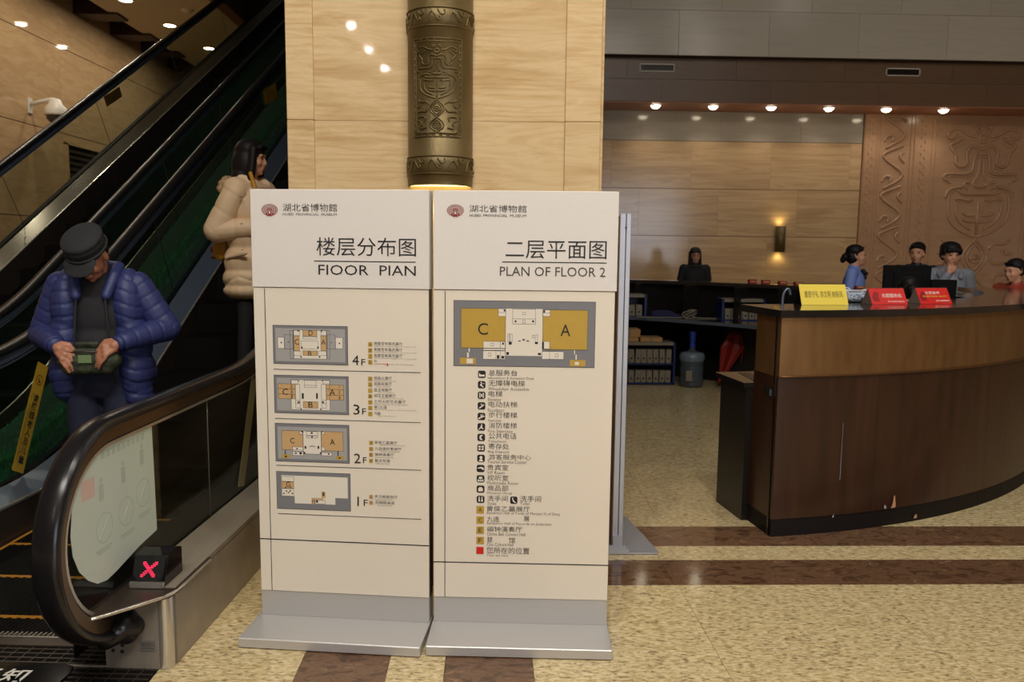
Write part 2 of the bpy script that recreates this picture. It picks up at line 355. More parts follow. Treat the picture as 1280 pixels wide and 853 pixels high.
m_rubber_far = mat('handrail_rubber_matt', (0.010, 0.009, 0.009), 0.30, spec=0.14)
m_steel = mat('brushed_steel', srgb(146, 136, 122), 0.34, metal=0.3, noise=0.10, nscale=8, stretch=(40, 1, 1))
m_steel_d = mat('dark_steel', srgb(76, 66, 58), 0.33, metal=0.6, noise=0.1, nscale=6)
m_steel_b = mat('steel_cool_sheen', srgb(112, 122, 138), 0.28, metal=0.5)  # bluish base colour paints in the cool daylight reflected by the steel
m_guide = mat('guide_bronze_metal', srgb(112, 92, 74), 0.25, metal=0.85)
m_bright = mat('bright_trim_metal', srgb(205, 200, 190), 0.25, metal=0.8)
m_step = mat('step_black_metal', (0.004, 0.0037, 0.0034), 0.6, spec=0.12)
m_deckb = mat('inner_deck_cool_sheen', srgb(96, 108, 126), 0.28, metal=0.5)  # cool daylight sheen on the deck put into its bluish colour
m_decka = mat('far_deck_steel', srgb(104, 94, 82), 0.22, metal=0.6)
m_cleat = mat('cleat_grey', srgb(20, 18, 16), 0.6, spec=0.15)
m_yellow = mat('step_yellow', srgb(170, 114, 34), 0.5)
m_glass = glass_mat('balustrade_glass', (0.80, 0.84, 0.80), 1.45, 0.0, 1.1)
m_film = mat('pale_poster_back', srgb(190, 202, 192), 0.35, noise=0.02, nscale=3)
m_filmp = mat('poster_ghost_print', srgb(170, 184, 172), 0.4)
m_filmr = mat('poster_ghost_red', srgb(205, 178, 170), 0.4)
m_stk = mat('sticker_gold', srgb(196, 158, 50), 0.4)
m_stkb = mat('sticker_back', srgb(150, 142, 96), 0.5)
m_grass = mat('turf_green', srgb(32, 116, 62), 0.6)
m_turf = mat('turf_base_green', srgb(16, 58, 34), 0.9, noise=0.4, nscale=60)
m_white = mat('white_plastic', srgb(225, 220, 208), 0.4)
m_led = mat('led_red', (1, 0.05, 0.12), 0.5, emit=(1.0, 0.02, 0.09), estr=1.6)
m_screen = mat('black_gloss', (0.006, 0.006, 0.007), 0.08)
# ================================================================ the setting
# ---- floor: slabs of granite with brown marble bands
floor = box('floor', -9.5, 14.5, -9.5, 26, -0.2, -0.006, m_joint); struct(floor)
def slab_mesh(w, d, m, nm):
    g = 0.0008; b = 0.0
    V = [(g, g, -0.006), (w - g, g, -0.006), (w - g, d - g, -0.006), (g, d - g, -0.006), (g, g, 0), (w - g, g, 0), (w - g, d - g, 0), (g, d - g, 0)]
    F = [(4, 5, 6, 7), (0, 1, 5, 4), (1, 2, 6, 5), (2, 3, 7, 6), (3, 0, 4, 7)]
    me = bpy.data.meshes.new(nm); me.from_pydata(V, [], F); me.materials.append(m); me.update(); return me
def tiles(nm, xs, ys, m, skip=None):
    cache = {}
    for i in range(len(xs) - 1):
        for j in range(len(ys) - 1):
            cx, cy = (xs[i] + xs[i + 1]) / 2, (ys[j] + ys[j + 1]) / 2
            if skip and skip(cx, cy): continue
            k = (round(xs[i + 1] - xs[i], 4), round(ys[j + 1] - ys[j], 4))
            if k not in cache: cache[k] = slab_mesh(k[0], k[1], m, nm)
            o = bpy.data.objects.new(nm, cache[k]); o.location = (xs[i], ys[j], 0); link(o, floor)
def rng(a, b, s): n = max(1, round((b - a) / s)); return [a + (b - a) * i / n for i in range(n + 1)]
XB = -1.2
tiles('floor_tile', rng(-6.0, -2.9, 1.0) + [], rng(-2, 2.0, 1.0), m_granite)
# front field, with the two bands that run towards the pillar
cols = [(-1.2, -0.69, 'g'), (-0.69, -0.36, 'm'), (-0.36, -0.15, 'g'), (-0.15, 0.18, 'm'), (0.18, 0.9, 'g'), (0.9, 1.8, 'g'), (1.8, 2.7, 'g'), (2.7, 3.6, 'g'), (3.6, 4.5, 'g'), (4.5, 5.4, 'g'), (5.4, 6.3, 'g'), (6.3, 7.2, 'g')]
for a, b, k in cols:
    tiles('band_tile' if k == 'm' else 'floor_tile', [a, b], [0.0, 0.9, 1.8, 2.63, 3.53], m_marble if k == 'm' else m_granite)
xs = rng(-0.9, 8.0, 0.9)
tiles('band_tile', xs, [3.53, 3.83], m_marble); tiles('floor_tile', xs, [3.83, 4.02], m_granite); tiles('band_tile', xs, [4.02, 4.32], m_marble)
tiles('floor_tile', rng(-1.0, 9.0, 1.0), rng(4.32, 12.5, 0.9), m_granite)
tiles('floor_tile', [-1.2, -0.9], [3.53, 4.32], m_granite)
boxes('floor_field', [(-9.4, -1.2, -9.4, -0.5, -0.006, 0), (7.2, 14.4, -9.4, 12.5, -0.006, -0.0005), (-1.2, 7.2, -9.4, 0, -0.006, 0), (-9.4, -1.25, 5.0, 26, -0.006, -0.001), (-9.4, -5.6, -0.5, 5.0, -0.006, -0.001)], m_granite, floor)

# ---- back wall of travertine courses
wall_back = box('wall_back', -1.0, 14.0, 12.52, 12.8, -0.2, 4.6, m_joint); struct(wall_back)
courses = [0.0, 0.33, 1.06, 1.79, 2.52, 3.25, 3.72]
for j in range(len(courses) - 1):
    z0, z1 = courses[j], courses[j + 1]; x = -0.6 + (j % 2) * 0.45
    while x < 5.80:
        x1 = min(x + 1.25, 5.83)
        if x1 - x > 0.02: box('stone_panel', x + 0.001, x1 - 0.001, 12.5, 12.52, z0 + 0.004, z1 - 0.004, m_stone_daylit if z0 > 3.2 else m_stone_b, wall_back)
        x = x1
# carved relief bay
relief = struct(box('wall_relief', 5.84, 10.2, 12.46, 12.52, 0.0, 3.70, m_carved))
def polar(strokes, fn): return [[fn(a, b) for a, b in s] for s in strokes]
def H2(p, sc=165.0, cx=380.0, ty=345.0): return [((x - cx) / sc, (y - ty) / sc) for x, y in p]
half = [H2(p) for p in (
    [(345, 412), (310, 405), (290, 382), (255, 375), (226, 392), (222, 418), (245, 424), (258, 408)],
    [(372, 378), (358, 362), (344, 376), (356, 384)],
    [(378, 472), (360, 456), (335, 452), (318, 466), (310, 492), (320, 530), (300, 550), (272, 545), (262, 520), (268, 495), (245, 470), (236, 448), (262, 440), (290, 418)],
    [(376, 494), (352, 486), (345, 520), (345, 560), (326, 584), (250, 580), (222, 584), (215, 604), (240, 612)],
    [(372, 512), (370, 590), (352, 610), (345, 634), (380, 640)], [(332, 620), (312, 616), (308, 636), (326, 646)],
    [(300, 640), (262, 645), (238, 662), (232, 690)], [(286, 656), (300, 672), (380, 672)],
    [(246, 690), (244, 770), (272, 820), (330, 856), (380, 872)], [(276, 700), (290, 690), (334, 705), (352, 694)], [(280, 722), (282, 770), (304, 806), (350, 836)],
    [(314, 758), (330, 772), (364, 770)], [(318, 790), (344, 800), (380, 798)],
    [(380, 880), (340, 925), (318, 968), (345, 1010), (380, 1050)], [(380, 900), (352, 935), (340, 968), (356, 1000), (380, 1025)],
    [(228, 880), (250, 905), (300, 900), (318, 925)], [(216, 945), (240, 955), (250, 925)], [(222, 1000), (250, 990), (300, 1000), (310, 970)],
    [(380, 1050), (336, 1095), (324, 1135), (350, 1170), (380, 1190)], [(380, 1075), (350, 1110), (346, 1140), (380, 1166)],
    [(226, 1050), (262, 1040), (300, 1060), (280, 1090)], [(222, 1080), (248, 1090), (262, 1120), (240, 1140), (252, 1165), (300, 1150)], [(215, 1130), (218, 1190), (250, 1205), (340, 1205), (380, 1195)])]
def motif():
    out = []
    for s in half:
        s2 = soft(s, 2); out.append(s2); out.append([(-x, y) for x, y in s2])
    c = [(0.115 * math.cos(a), 0.45 + 0.115 * math.sin(a)) for a in np.linspace(0, 2 * math.pi, 13)]; out.append(c)
    for cy in (3.78, 4.73): out.append([(0.13 * math.cos(a), cy + 0.13 * math.sin(a)) for a in np.linspace(0, 2 * math.pi, 9)]); out.append([(-0.13, cy), (0.13, cy)])
    out.append([(0, 2.2), (0, 3.1)]); return out
MOT = motif()   # x -1..1, y 0..5.25
cxr, wr = 7.72, 0.60
tubes('carved_mask', [[(cxr + x * wr, 12.455, 3.60 - y * wr * 0.93) for x, y in s] for s in MOT], 0.024, m_carved, relief, 5)
tubes('carved_mask_inner', [[(cxr + x * wr * 0.90, 12.46, 3.56 - y * wr * 0.90 - 0.03) for x, y in s] for s in MOT], 0.013, m_carved, relief, 5)
sn = []
for z in np.arange(0.7, 3.6, 0.62):
    sn.append(soft([(6.18, z), (6.42, z + 0.12), (6.50, z + 0.24), (6.22, z + 0.42), (6.12, z + 0.52), (6.3, z + 0.60), (6.46, z + 0.66)], 2))
    sn.append(soft([(6.15, z + 0.1), (6.2, z + 0.2), (6.3, z + 0.18), (6.28, z + 0.1)], 2)); sn.append(soft([(6.5, z + 0.4), (6.4, z + 0.5), (6.47, z + 0.56)], 2))
tubes('carved_serpents', [[(x, 12.455, min(z, 3.66)) for x, z in s] for s in sn], 0.022, m_carved, relief, 5)
for k, x in enumerate((5.95, 6.78, 8.58)):
    dots = []
    for i, z in enumerate(np.arange(0.6, 3.65, 0.062)):
        dx = 0.028 * (1 if i % 2 else -1); dots.append((x + dx - 0.014, x + dx + 0.014, 12.445, 12.462, z, z + 0.034))
    o = boxes('carved_chain', dots, m_carved, relief); o['kind'] = 'stuff'
for x in (5.86, 6.05, 6.10, 6.58, 6.64, 6.92, 6.98, 8.44, 8.50, 8.68, 8.74, 9.2, 10.1):
    box('carved_fillet', x - 0.008, x + 0.008, 12.447, 12.462, 0.0, 3.69, m_carved, relief)
# ---- beam, soffit and upper wall
band = box('wall_upper_band', -1.2, 14.0, 11.86, 12.8, 4.02, 4.335, m_stone_shade); struct(band)
band2 = box('trim_1', -1.2, 14.0, 11.80, 12.8, 3.71, 4.02, m_stone_b); struct(band2)
x = -1.2
while x < 13.5:
    box('stone_panel', x + 0.002, min(x + 1.6, 14) - 0.002, 11.84, 11.86, 4.035, 4.33, m_stone_shade, band)
    box('stone_panel', x + 0.5, min(x + 2.1, 14) - 0.003, 11.785, 11.80, 3.712, 4.015, m_stone_shade, band2); x += 1.6
m_soffit = mat('soffit_salmon_paint', srgb(176, 122, 96), 0.5)
soff = struct(box('ceiling_soffit', -1.2, 14.0, 11.82, 12.5, 3.695, 3.712, m_soffit))
upper = struct(box('wall_upper', -1.2, 14.0, 11.70, 12.8, 4.335, 8.0, m_joint))
for j in range(6):
    z0 = 4.337 + j * 0.62; x = -1.2 + (j % 2) * 0.6
    while x < 13.8:
        box('stone_panel', x + 0.002, min(x + 1.3, 14) - 0.002, 11.675, 11.70, z0 + (0 if j == 0 else 0.002), z0 + 0.618, m_stone_g, upper); x += 1.3
ceil = struct(box('ceiling', -3.4, 14.2, -9.2, 12.8, 7.0, 7.2, m_ceil_dark))
struct(box('wall_right', 14.0, 14.2, -9.2, 12.8, -0.2, 7.2, m_stone_b))
wb = struct(box('wall_front', -9.5, 14.2, -9.4, -9.2, -0.2, 7.2, m_stone_b))
struct(box('ceiling_lobby', -9.4, 14.2, -9.2, -2.2, 4.52, 4.7, m_ceil))
# ---- left gallery
wall_left = struct(box('wall_left', -8.1, -7.825, -9.4, 26, -0.2, 8.5, m_joint))
zs = [-0.1, 0.49, 2.03, 3.58, 5.12, 6.66, 8.2]; ys0 = [-1.6, 2.8, 7.2, 11.0, 15.06]
ylist = [2.4, 6.6, 10.8, 15.15, 19.4, 23.6]
for j in range(len(zs) - 1):
    for i in range(len(ylist) - 1):
        a, b = ylist[i], ylist[i + 1]; z0, z1 = zs[j] + 0.007, zs[j + 1] - 0.007
        if ylist[i] > 15 and ylist[i] < 19 and z0 < 3.4:
            if j == 2: box('stone_panel', -7.825, -7.8, a + 0.002, b - 0.002, 3.41, z1, m_stone_l, wall_left)
            continue
        box('stone_panel', -7.825, -7.8, a + 0.002, b - 0.002, z0, z1, m_stone_l, wall_left)
lv = thing('louvre_grille', 'dark slatted louvre opening framed in the stone wall beside the escalators', 'grille', (-7.795, 17.2, 0))
box('surround', -0.02, 0.03, -2.05, -1.95, 0, 3.42, m_stone_l, lv); box('lintel_trim', -0.02, 0.03, -2.05, 2.1, 3.39, 3.46, m_stone_l, lv)
box('backing', -0.03, -0.015, -1.95, 2.1, 0, 3.39, m_dark, lv)
sm = mat('louvre_slat_paint', srgb(64, 52, 42), 0.5)
for k in range(30): box('slat', -0.015, 0.012, -1.95, 2.1, 0.1 + k * 0.109, 0.155 + k * 0.109, sm, lv)
gc = struct(box('ceiling_gallery', -7.15, -4.95, 4.0, 24, 5.9, 6.05, m_ceil))
struct(box('trim_2', -4.95, -4.72, 4.0, 24, 5.86, 6.1, mat('ceiling_brown_trim', srgb(132, 92, 52), 0.5)))
for i in range(8):
    y = 12.8 + i * 1.47
    b = struct(box('ceiling_beam', -7.8, -7.0, y, y + 0.5, 5.86, 6.7, m_beam), 'dark brown ceiling beam between stone wall and pale ceiling', 'beam')
    b['group'] = 'dark beams along the gallery ceiling edge'
struct(box('ceiling_slot', -7.8, -4.7, 4.0, 24, 7.4, 7.5, m_ceil))
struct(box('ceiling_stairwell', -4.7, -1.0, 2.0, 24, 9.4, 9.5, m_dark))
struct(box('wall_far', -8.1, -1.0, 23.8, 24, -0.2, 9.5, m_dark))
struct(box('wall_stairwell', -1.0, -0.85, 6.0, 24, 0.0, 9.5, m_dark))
for i, (x, y, w_) in enumerate(((-6.5, 15.0, 'nearest the camera end'), (-6.35, 16.6, 'second along the pale ceiling'), (-6.2, 18.4, 'farthest, seen through the glass'))):
    t = thing('ceiling_downlight', 'round recessed lamp in the pale gallery ceiling, ' + w_, 'lamp', (x, y, 5.9), group='gallery ceiling downlights')
    lathe('ring', [(0.11, -0.001), (0.135, -0.008), (0.14, 0.0)], m_lampring, t, 20); lathe('lens', [(0.001, -0.004), (0.11, -0.004)], m_lamp, t, 20)
t = thing('smoke_detector', 'small round smoke detector on the pale gallery ceiling', 'detector', (-5.6, 15.5, 5.9)); lathe('body', [(0.001, -0.05), (0.07, -0.045), (0.1, -0.02), (0.11, 0)], m_lampring, t, 18)
PRINT_L = [
('logo', 'header_panel', '', 'logo', 0.0434, 1.6694, 0.1084, 1.7155),
('t', 'header_panel', '湖北省博物館', 'black', 0.129, 1.6871, 0.3445, 1.7175),
('t', 'header_panel', 'HUBEI  PROVINCIAL  MUSEUM', 'black', 0.1283, 1.6717, 0.3429, 1.6808),
('t', 'header_panel', '楼层分布图', 'black', 0.2599, 1.5183, 0.6513, 1.5896),
('r', 'header_panel', 'rule_line', 'black', 0.2492, 1.4956, 0.65, 1.4991),
('t', 'header_panel', 'FIOOR  PIAN', 'black', 0.2661, 1.4442, 0.6504, 1.4836),
('plan', 'plan4', '', 'plan_grey', 0.0755, 1.09, 0.378, 1.2442),
('r', 'plan4', 'ground_area', 'plan_light', 0.0856, 1.101, 0.3669, 1.2322),
('o', 'plan4', 'room_outline', 'plan_light', 0.1212, 1.1496, 0.1571, 1.2071),
('o', 'plan4', 'room_outline', 'plan_light', 0.1444, 1.1103, 0.159, 1.2237),
('o', 'plan4', 'room_outline', 'plan_light', 0.2952, 1.1532, 0.3284, 1.2105),
('o', 'plan4', 'room_outline', 'plan_light', 0.2928, 1.1136, 0.306, 1.2265),
('o', 'plan4', 'room_outline', 'white_print', 0.0943, 1.1511, 0.1234, 1.1966),
('o', 'plan4', 'room_outline', 'white_print', 0.3283, 1.1551, 0.3581, 1.1997),
('o', 'plan4', 'room_outline', 'white_print', 0.159, 1.112, 0.2928, 1.2262),
('o', 'plan4', 'room_outline', 'white_print', 0.16, 1.2039, 0.1846, 1.2251),
('o', 'plan4', 'room_outline', 'white_print', 0.2702, 1.206, 0.2935, 1.2273),
('o', 'plan4', 'hall_area', 'tan', 0.1968, 1.2016, 0.2552, 1.2262),
('o', 'plan4', 'room_outline', 'white_print', 0.1964, 1.1907, 0.2549, 1.2006),
('o', 'plan4', 'hall_area', 'tan', 0.1598, 1.1425, 0.1837, 1.2027),
('o', 'plan4', 'hall_area', 'tan', 0.269, 1.145, 0.2928, 1.205),
('o', 'plan4', 'room_outline', 'white_print', 0.1891, 1.1513, 0.2588, 1.1842),
('o', 'plan4', 'hall_area', 'tan', 0.1963, 1.1252, 0.2555, 1.1448),
('o', 'plan4', 'room_outline', 'white_print', 0.1588, 1.124, 0.1885, 1.1427),
('o', 'plan4', 'room_outline', 'white_print', 0.2582, 1.1262, 0.2922, 1.1448),
('r', 'plan4', 'icon_mark', 'black', 0.1759, 1.2198, 0.1825, 1.2252),
('r', 'plan4', 'icon_mark', 'black', 0.2708, 1.22, 0.2758, 1.2254),
('r', 'plan4', 'icon_mark', 'black', 0.1071, 1.1719, 0.1127, 1.1774),
('r', 'plan4', 'icon_mark', 'black', 0.1357, 1.1759, 0.1414, 1.1791),
('r', 'plan4', 'icon_mark', 'black', 0.3416, 1.1736, 0.3471, 1.1791),
('r', 'plan4', 'icon_mark', 'black', 0.309, 1.1778, 0.3156, 1.18),
('r', 'plan4', 'icon_mark', 'black', 0.189, 1.1529, 0.1956, 1.1606),
('r', 'plan4', 'icon_mark', 'black', 0.2542, 1.1543, 0.2609, 1.162),
('r', 'plan4', 'icon_mark', 'black', 0.1855, 1.1166, 0.1921, 1.1221),
('r', 'plan4', 'icon_mark', 'black', 0.2601, 1.1183, 0.2669, 1.1238),
('t', 'plan4', 'D', 'black', 0.2208, 1.205, 0.238, 1.2252),
('t', 'plan4', 'C', 'black', 0.1632, 1.1678, 0.1816, 1.1896),
('t', 'plan4', 'A', 'black', 0.2707, 1.17, 0.2895, 1.1897),
('t', 'plan4', 'B', 'black', 0.2176, 1.1256, 0.232, 1.1427),
('plan', 'plan3', '', 'plan_grey', 0.0751, 0.8914, 0.3791, 1.0455),
('r', 'plan3', 'ground_area', 'plan_light', 0.0864, 0.902, 0.3675, 1.0339),
('o', 'plan3', 'room_outline', 'white_print', 0.1446, 0.9063, 0.3028, 1.0284),
('o', 'plan3', 'room_outline', 'white_print', 0.1457, 1.0101, 0.1749, 1.0267),
('o', 'plan3', 'room_outline', 'white_print', 0.2747, 1.0134, 0.3036, 1.0299),
('o', 'plan3', 'room_outline', 'white_print', 0.1994, 0.9973, 0.2487, 1.0267),
('o', 'plan3', 'room_outline', 'white_print', 0.1993, 0.9973, 0.2486, 1.0073),
('o', 'plan3', 'room_outline', 'white_print', 0.1624, 0.9126, 0.1816, 1.0093),
('o', 'plan3', 'room_outline', 'white_print', 0.2681, 0.9157, 0.2882, 1.012),
('o', 'plan3', 'hall_area', 'tan', 0.0919, 0.9493, 0.1628, 1.011),
('o', 'plan3', 'hall_area', 'tan', 0.2878, 0.9496, 0.3587, 1.011),
('r', 'plan3', 'hall_line', 'black', 0.0921, 0.9899, 0.1631, 0.9916),
('r', 'plan3', 'hall_line', 'black', 0.0915, 0.9677, 0.1626, 0.9694),
('r', 'plan3', 'hall_line', 'black', 0.2881, 0.9917, 0.3589, 0.9933),
('r', 'plan3', 'hall_line', 'black', 0.2877, 0.9685, 0.3585, 0.9701),
('o', 'plan3', 'hall_area', 'tan', 0.1933, 0.9142, 0.254, 0.9414),
('o', 'plan3', 'room_outline', 'white_print', 0.1631, 0.9305, 0.1799, 0.9461),
('o', 'plan3', 'room_outline', 'white_print', 0.271, 0.9335, 0.2878, 0.949),
('r', 'plan3', 'icon_mark', 'black', 0.1739, 1.021, 0.1784, 1.0255),
('r', 'plan3', 'icon_mark', 'black', 0.2713, 1.0235, 0.2758, 1.028),
('r', 'plan3', 'icon_mark', 'black', 0.1883, 0.9511, 0.1963, 0.9744),
('r', 'plan3', 'icon_mark', 'black', 0.2467, 0.9527, 0.2535, 0.9759),
('r', 'plan3', 'icon_mark', 'black', 0.1709, 0.9328, 0.1777, 0.9406),
('r', 'plan3', 'icon_mark', 'black', 0.2721, 0.9356, 0.2782, 0.9434),
('r', 'plan3', 'icon_mark', 'black', 0.1817, 0.9063, 0.1872, 0.912),
('r', 'plan3', 'icon_mark', 'black', 0.2626, 0.9086, 0.2682, 0.9143),
('t', 'plan3', 'C', 'black', 0.1093, 0.9658, 0.1324, 0.9903),
('t', 'plan3', 'A', 'black', 0.3018, 0.9688, 0.3242, 0.9931),
('t', 'plan3', 'B', 'black', 0.2147, 0.9174, 0.2326, 0.9397),
('t', 'plan3', '1', 'black', 0.1453, 0.9943, 0.151, 1.0065),
('t', 'plan3', '2', 'black', 0.1437, 0.9744, 0.1527, 0.9866),
('t', 'plan3', '3', 'black', 0.1432, 0.9532, 0.1522, 0.9666),
('t', 'plan3', '1', 'black', 0.339, 0.9971, 0.3434, 1.0086),
('t', 'plan3', '2', 'black', 0.3364, 0.9761, 0.3453, 0.9883),
('t', 'plan3', '3', 'black', 0.3372, 0.9529, 0.3456, 0.9651),
('plan', 'plan2', '', 'plan_grey', 0.0749, 0.6937, 0.379, 0.8502),
('r', 'plan2', 'ground_area', 'plan_light', 0.0854, 0.7053, 0.3687, 0.8365),
('o', 'plan2', 'hall_area', 'tan', 0.1015, 0.7418, 0.1903, 0.8215),
('o', 'plan2', 'hall_area', 'tan', 0.2647, 0.7427, 0.3539, 0.8219),
('o', 'plan2', 'room_outline', 'white_print', 0.19, 0.7272, 0.2646, 0.8216),
('o', 'plan2', 'room_outline', 'white_print', 0.1759, 0.8076, 0.1898, 0.8202),
('o', 'plan2', 'room_outline', 'white_print', 0.2653, 0.8104, 0.2786, 0.8218),
('o', 'plan2', 'room_outline', 'white_print', 0.2036, 0.8033, 0.2509, 0.8205),
('o', 'plan2', 'room_outline', 'white_print', 0.2033, 0.793, 0.2506, 0.8021),
('o', 'plan2', 'room_outline', 'white_print', 0.1454, 0.7369, 0.1895, 0.7553),
('o', 'plan2', 'room_outline', 'white_print', 0.1462, 0.7196, 0.1904, 0.7358),
('o', 'plan2', 'room_outline', 'white_print', 0.2648, 0.7403, 0.2787, 0.7588),
('o', 'plan2', 'room_outline', 'white_print', 0.2644, 0.7224, 0.3071, 0.7362),
('r', 'plan2', 'hall_area', 'gold', 0.1004, 0.7073, 0.1331, 0.7225),
('r', 'plan2', 'hall_area', 'gold', 0.3219, 0.7091, 0.3541, 0.7229),
('r', 'plan2', 'path_line', 'black', 0.1137, 0.7224, 0.1172, 0.7409),
('r', 'plan2', 'path_line', 'black', 0.3301, 0.7228, 0.3337, 0.7423),
('r', 'plan2', 'icon_mark', 'black', 0.1835, 0.8146, 0.1886, 0.8192),
('r', 'plan2', 'icon_mark', 'black', 0.2666, 0.8172, 0.2717, 0.8217),
('r', 'plan2', 'icon_mark', 'black', 0.222, 0.8101, 0.2301, 0.817),
('r', 'plan2', 'icon_mark', 'black', 0.224, 0.7941, 0.2298, 0.801),
('r', 'plan2', 'icon_mark', 'black', 0.1955, 0.7483, 0.2024, 0.7598),
('r', 'plan2', 'icon_mark', 'black', 0.2487, 0.75, 0.2556, 0.7615),
('r', 'plan2', 'icon_mark', 'black', 0.2163, 0.7559, 0.221, 0.7593),
('r', 'plan2', 'icon_mark', 'black', 0.2233, 0.7584, 0.2291, 0.763),
('r', 'plan2', 'icon_mark', 'black', 0.2326, 0.7563, 0.2373, 0.761),
('r', 'plan2', 'icon_mark', 'black', 0.1915, 0.7285, 0.1985, 0.7354),
('r', 'plan2', 'icon_mark', 'black', 0.2576, 0.7296, 0.2633, 0.7365),
('r', 'plan2', 'icon_mark', 'black', 0.1617, 0.7448, 0.1676, 0.7506),
('r', 'plan2', 'icon_mark', 'black', 0.1555, 0.7261, 0.1624, 0.7319),
('r', 'plan2', 'icon_mark', 'black', 0.1741, 0.7246, 0.1834, 0.7338),
('r', 'plan2', 'icon_mark', 'black', 0.2909, 0.7272, 0.2979, 0.733),
('r', 'plan2', 'icon_mark', 'black', 0.1133, 0.7108, 0.1215, 0.7178),
('r', 'plan2', 'icon_mark', 'black', 0.3346, 0.7126, 0.3415, 0.7184),
('t', 'plan2', 'C', 'black', 0.1368, 0.7696, 0.1543, 0.7915),
('t', 'plan2', 'A', 'black', 0.2999, 0.7681, 0.3206, 0.791),
('plan', 'plan1', '', 'plan_grey', 0.0759, 0.4969, 0.381, 0.6522),
('r', 'plan1', 'ground_area', 'white_print', 0.0963, 0.5498, 0.3698, 0.6361),
('r', 'plan1', 'ground_area', 'white_print', 0.1502, 0.5218, 0.318, 0.5522),
('o', 'plan1', 'room_outline', 'white_print', 0.0971, 0.611, 0.1497, 0.6321),
('o', 'plan1', 'hall_area', 'tan', 0.0977, 0.5818, 0.148, 0.611),
('o', 'plan1', 'room_outline', 'white_print', 0.097, 0.5502, 0.1473, 0.5818),
('r', 'plan1', 'corridor_area', 'tan', 0.2203, 0.5215, 0.2343, 0.5461),
('r', 'plan1', 'corridor_area', 'tan', 0.2204, 0.5397, 0.2693, 0.5467),
('r', 'plan1', 'corridor_area', 'tan', 0.2614, 0.5477, 0.2778, 0.5746),
('o', 'plan1', 'room_outline', 'white_print', 0.2342, 0.5227, 0.2772, 0.5391),
('r', 'plan1', 'icon_mark', 'black', 0.2661, 0.5559, 0.2732, 0.5711),
('r', 'plan1', 'icon_mark', 'black', 0.2377, 0.528, 0.247, 0.5373),
('r', 'plan1', 'icon_mark', 'black', 0.1028, 0.5578, 0.1086, 0.5636),
('r', 'plan1', 'icon_mark', 'black', 0.1136, 0.5687, 0.1194, 0.5746),
('r', 'plan1', 'icon_mark', 'black', 0.1215, 0.5632, 0.1286, 0.5679),
('r', 'plan1', 'icon_mark', 'black', 0.1288, 0.5694, 0.1357, 0.5752),
('r', 'plan1', 'icon_mark', 'black', 0.1379, 0.5591, 0.1437, 0.565),
('r', 'plan1', 'icon_mark', 'black', 0.1116, 0.5838, 0.1162, 0.5885),
('r', 'plan1', 'icon_mark', 'black', 0.1326, 0.5847, 0.1372, 0.5893),
('t', 'plan1', 'G', 'black', 0.1153, 0.5877, 0.1328, 0.6099),
('t', 'plan1', 'H', 'black', 0.2214, 0.525, 0.233, 0.5426),
('t', 'body_panel', '4', 'black', 0.3953, 1.091, 0.4214, 1.1309),
('t', 'body_panel', 'F', 'black', 0.4312, 1.0917, 0.4477, 1.1163),
('t', 'body_panel', '3', 'black', 0.3968, 0.894, 0.4224, 0.9339),
('t', 'body_panel', 'F', 'black', 0.4323, 0.8948, 0.4478, 0.9203),
('t', 'body_panel', '2', 'black', 0.3972, 0.6966, 0.4241, 0.7357),
('t', 'body_panel', 'F', 'black', 0.4332, 0.6977, 0.4486, 0.7218),
('t', 'body_panel', '1', 'black', 0.4024, 0.5207, 0.4209, 0.5591),
('t', 'body_panel', 'F', 'black', 0.4346, 0.5218, 0.4508, 0.5475),
('l', 'body_panel', 'rule_line', 'black', 0.0757, 1.0628, 0.6679, 1.0727),
('l', 'body_panel', 'rule_line', 'black', 0.0759, 0.8617, 0.6674, 0.8762),
('l', 'body_panel', 'rule_line', 'black', 0.0771, 0.6677, 0.6686, 0.6862),
('l', 'body_panel', 'rule_line', 'black', 0.0793, 0.4653, 0.6682, 0.4864),
('r', 'body_panel', 'letter_tag', 'gold', 0.4595, 1.1664, 0.476, 1.1837),
('t', 'body_panel', 'A', 'black', 0.4639, 1.1699, 0.4716, 1.1803),
('t', 'body_panel', '荆楚百年英杰展厅', 'grey_text', 0.4826, 1.1723, 0.5953, 1.1858),
('t', 'body_panel', 'Exhibition Hall of Outstanding Figures over a Century in Hubei', 'faint_text', 0.4825, 1.1658, 0.6508, 1.1701),
('r', 'body_panel', 'letter_tag', 'gold', 0.4593, 1.1425, 0.4758, 1.1599),
('t', 'body_panel', 'B', 'black', 0.4637, 1.146, 0.4713, 1.1564),
('t', 'body_panel', '荆楚百年英杰展厅', 'grey_text', 0.4824, 1.1484, 0.5951, 1.162),
('t', 'body_panel', 'Exhibition Hall of Outstanding Figures over a Century in Hubei', 'faint_text', 0.4823, 1.142, 0.6507, 1.1462),
('r', 'body_panel', 'letter_tag', 'gold', 0.459, 1.1191, 0.4755, 1.1365),
('t', 'body_panel', 'C', 'black', 0.4635, 1.1226, 0.471, 1.133),
('t', 'body_panel', '荆楚百年英杰展厅', 'grey_text', 0.4821, 1.125, 0.595, 1.1386),
('t', 'body_panel', 'Exhibition Hall of Outstanding Figures over a Century in Hubei', 'faint_text', 0.482, 1.1186, 0.6506, 1.123),
('r', 'body_panel', 'letter_tag', 'gold', 0.4588, 1.0956, 0.4753, 1.1131),
('t', 'body_panel', 'D', 'black', 0.4632, 1.0991, 0.4708, 1.1096),
('t', 'body_panel', '荆', 'grey_text', 0.4819, 1.1048, 0.4929, 1.1136),
('t', 'body_panel', 'Exhibition Hall of Outstanding Figures', 'faint_text', 0.5401, 1.0947, 0.6396, 1.0996),
('r', 'body_panel', 'red_mark', 'red', 0.4829, 1.0982, 0.5357, 1.0994),
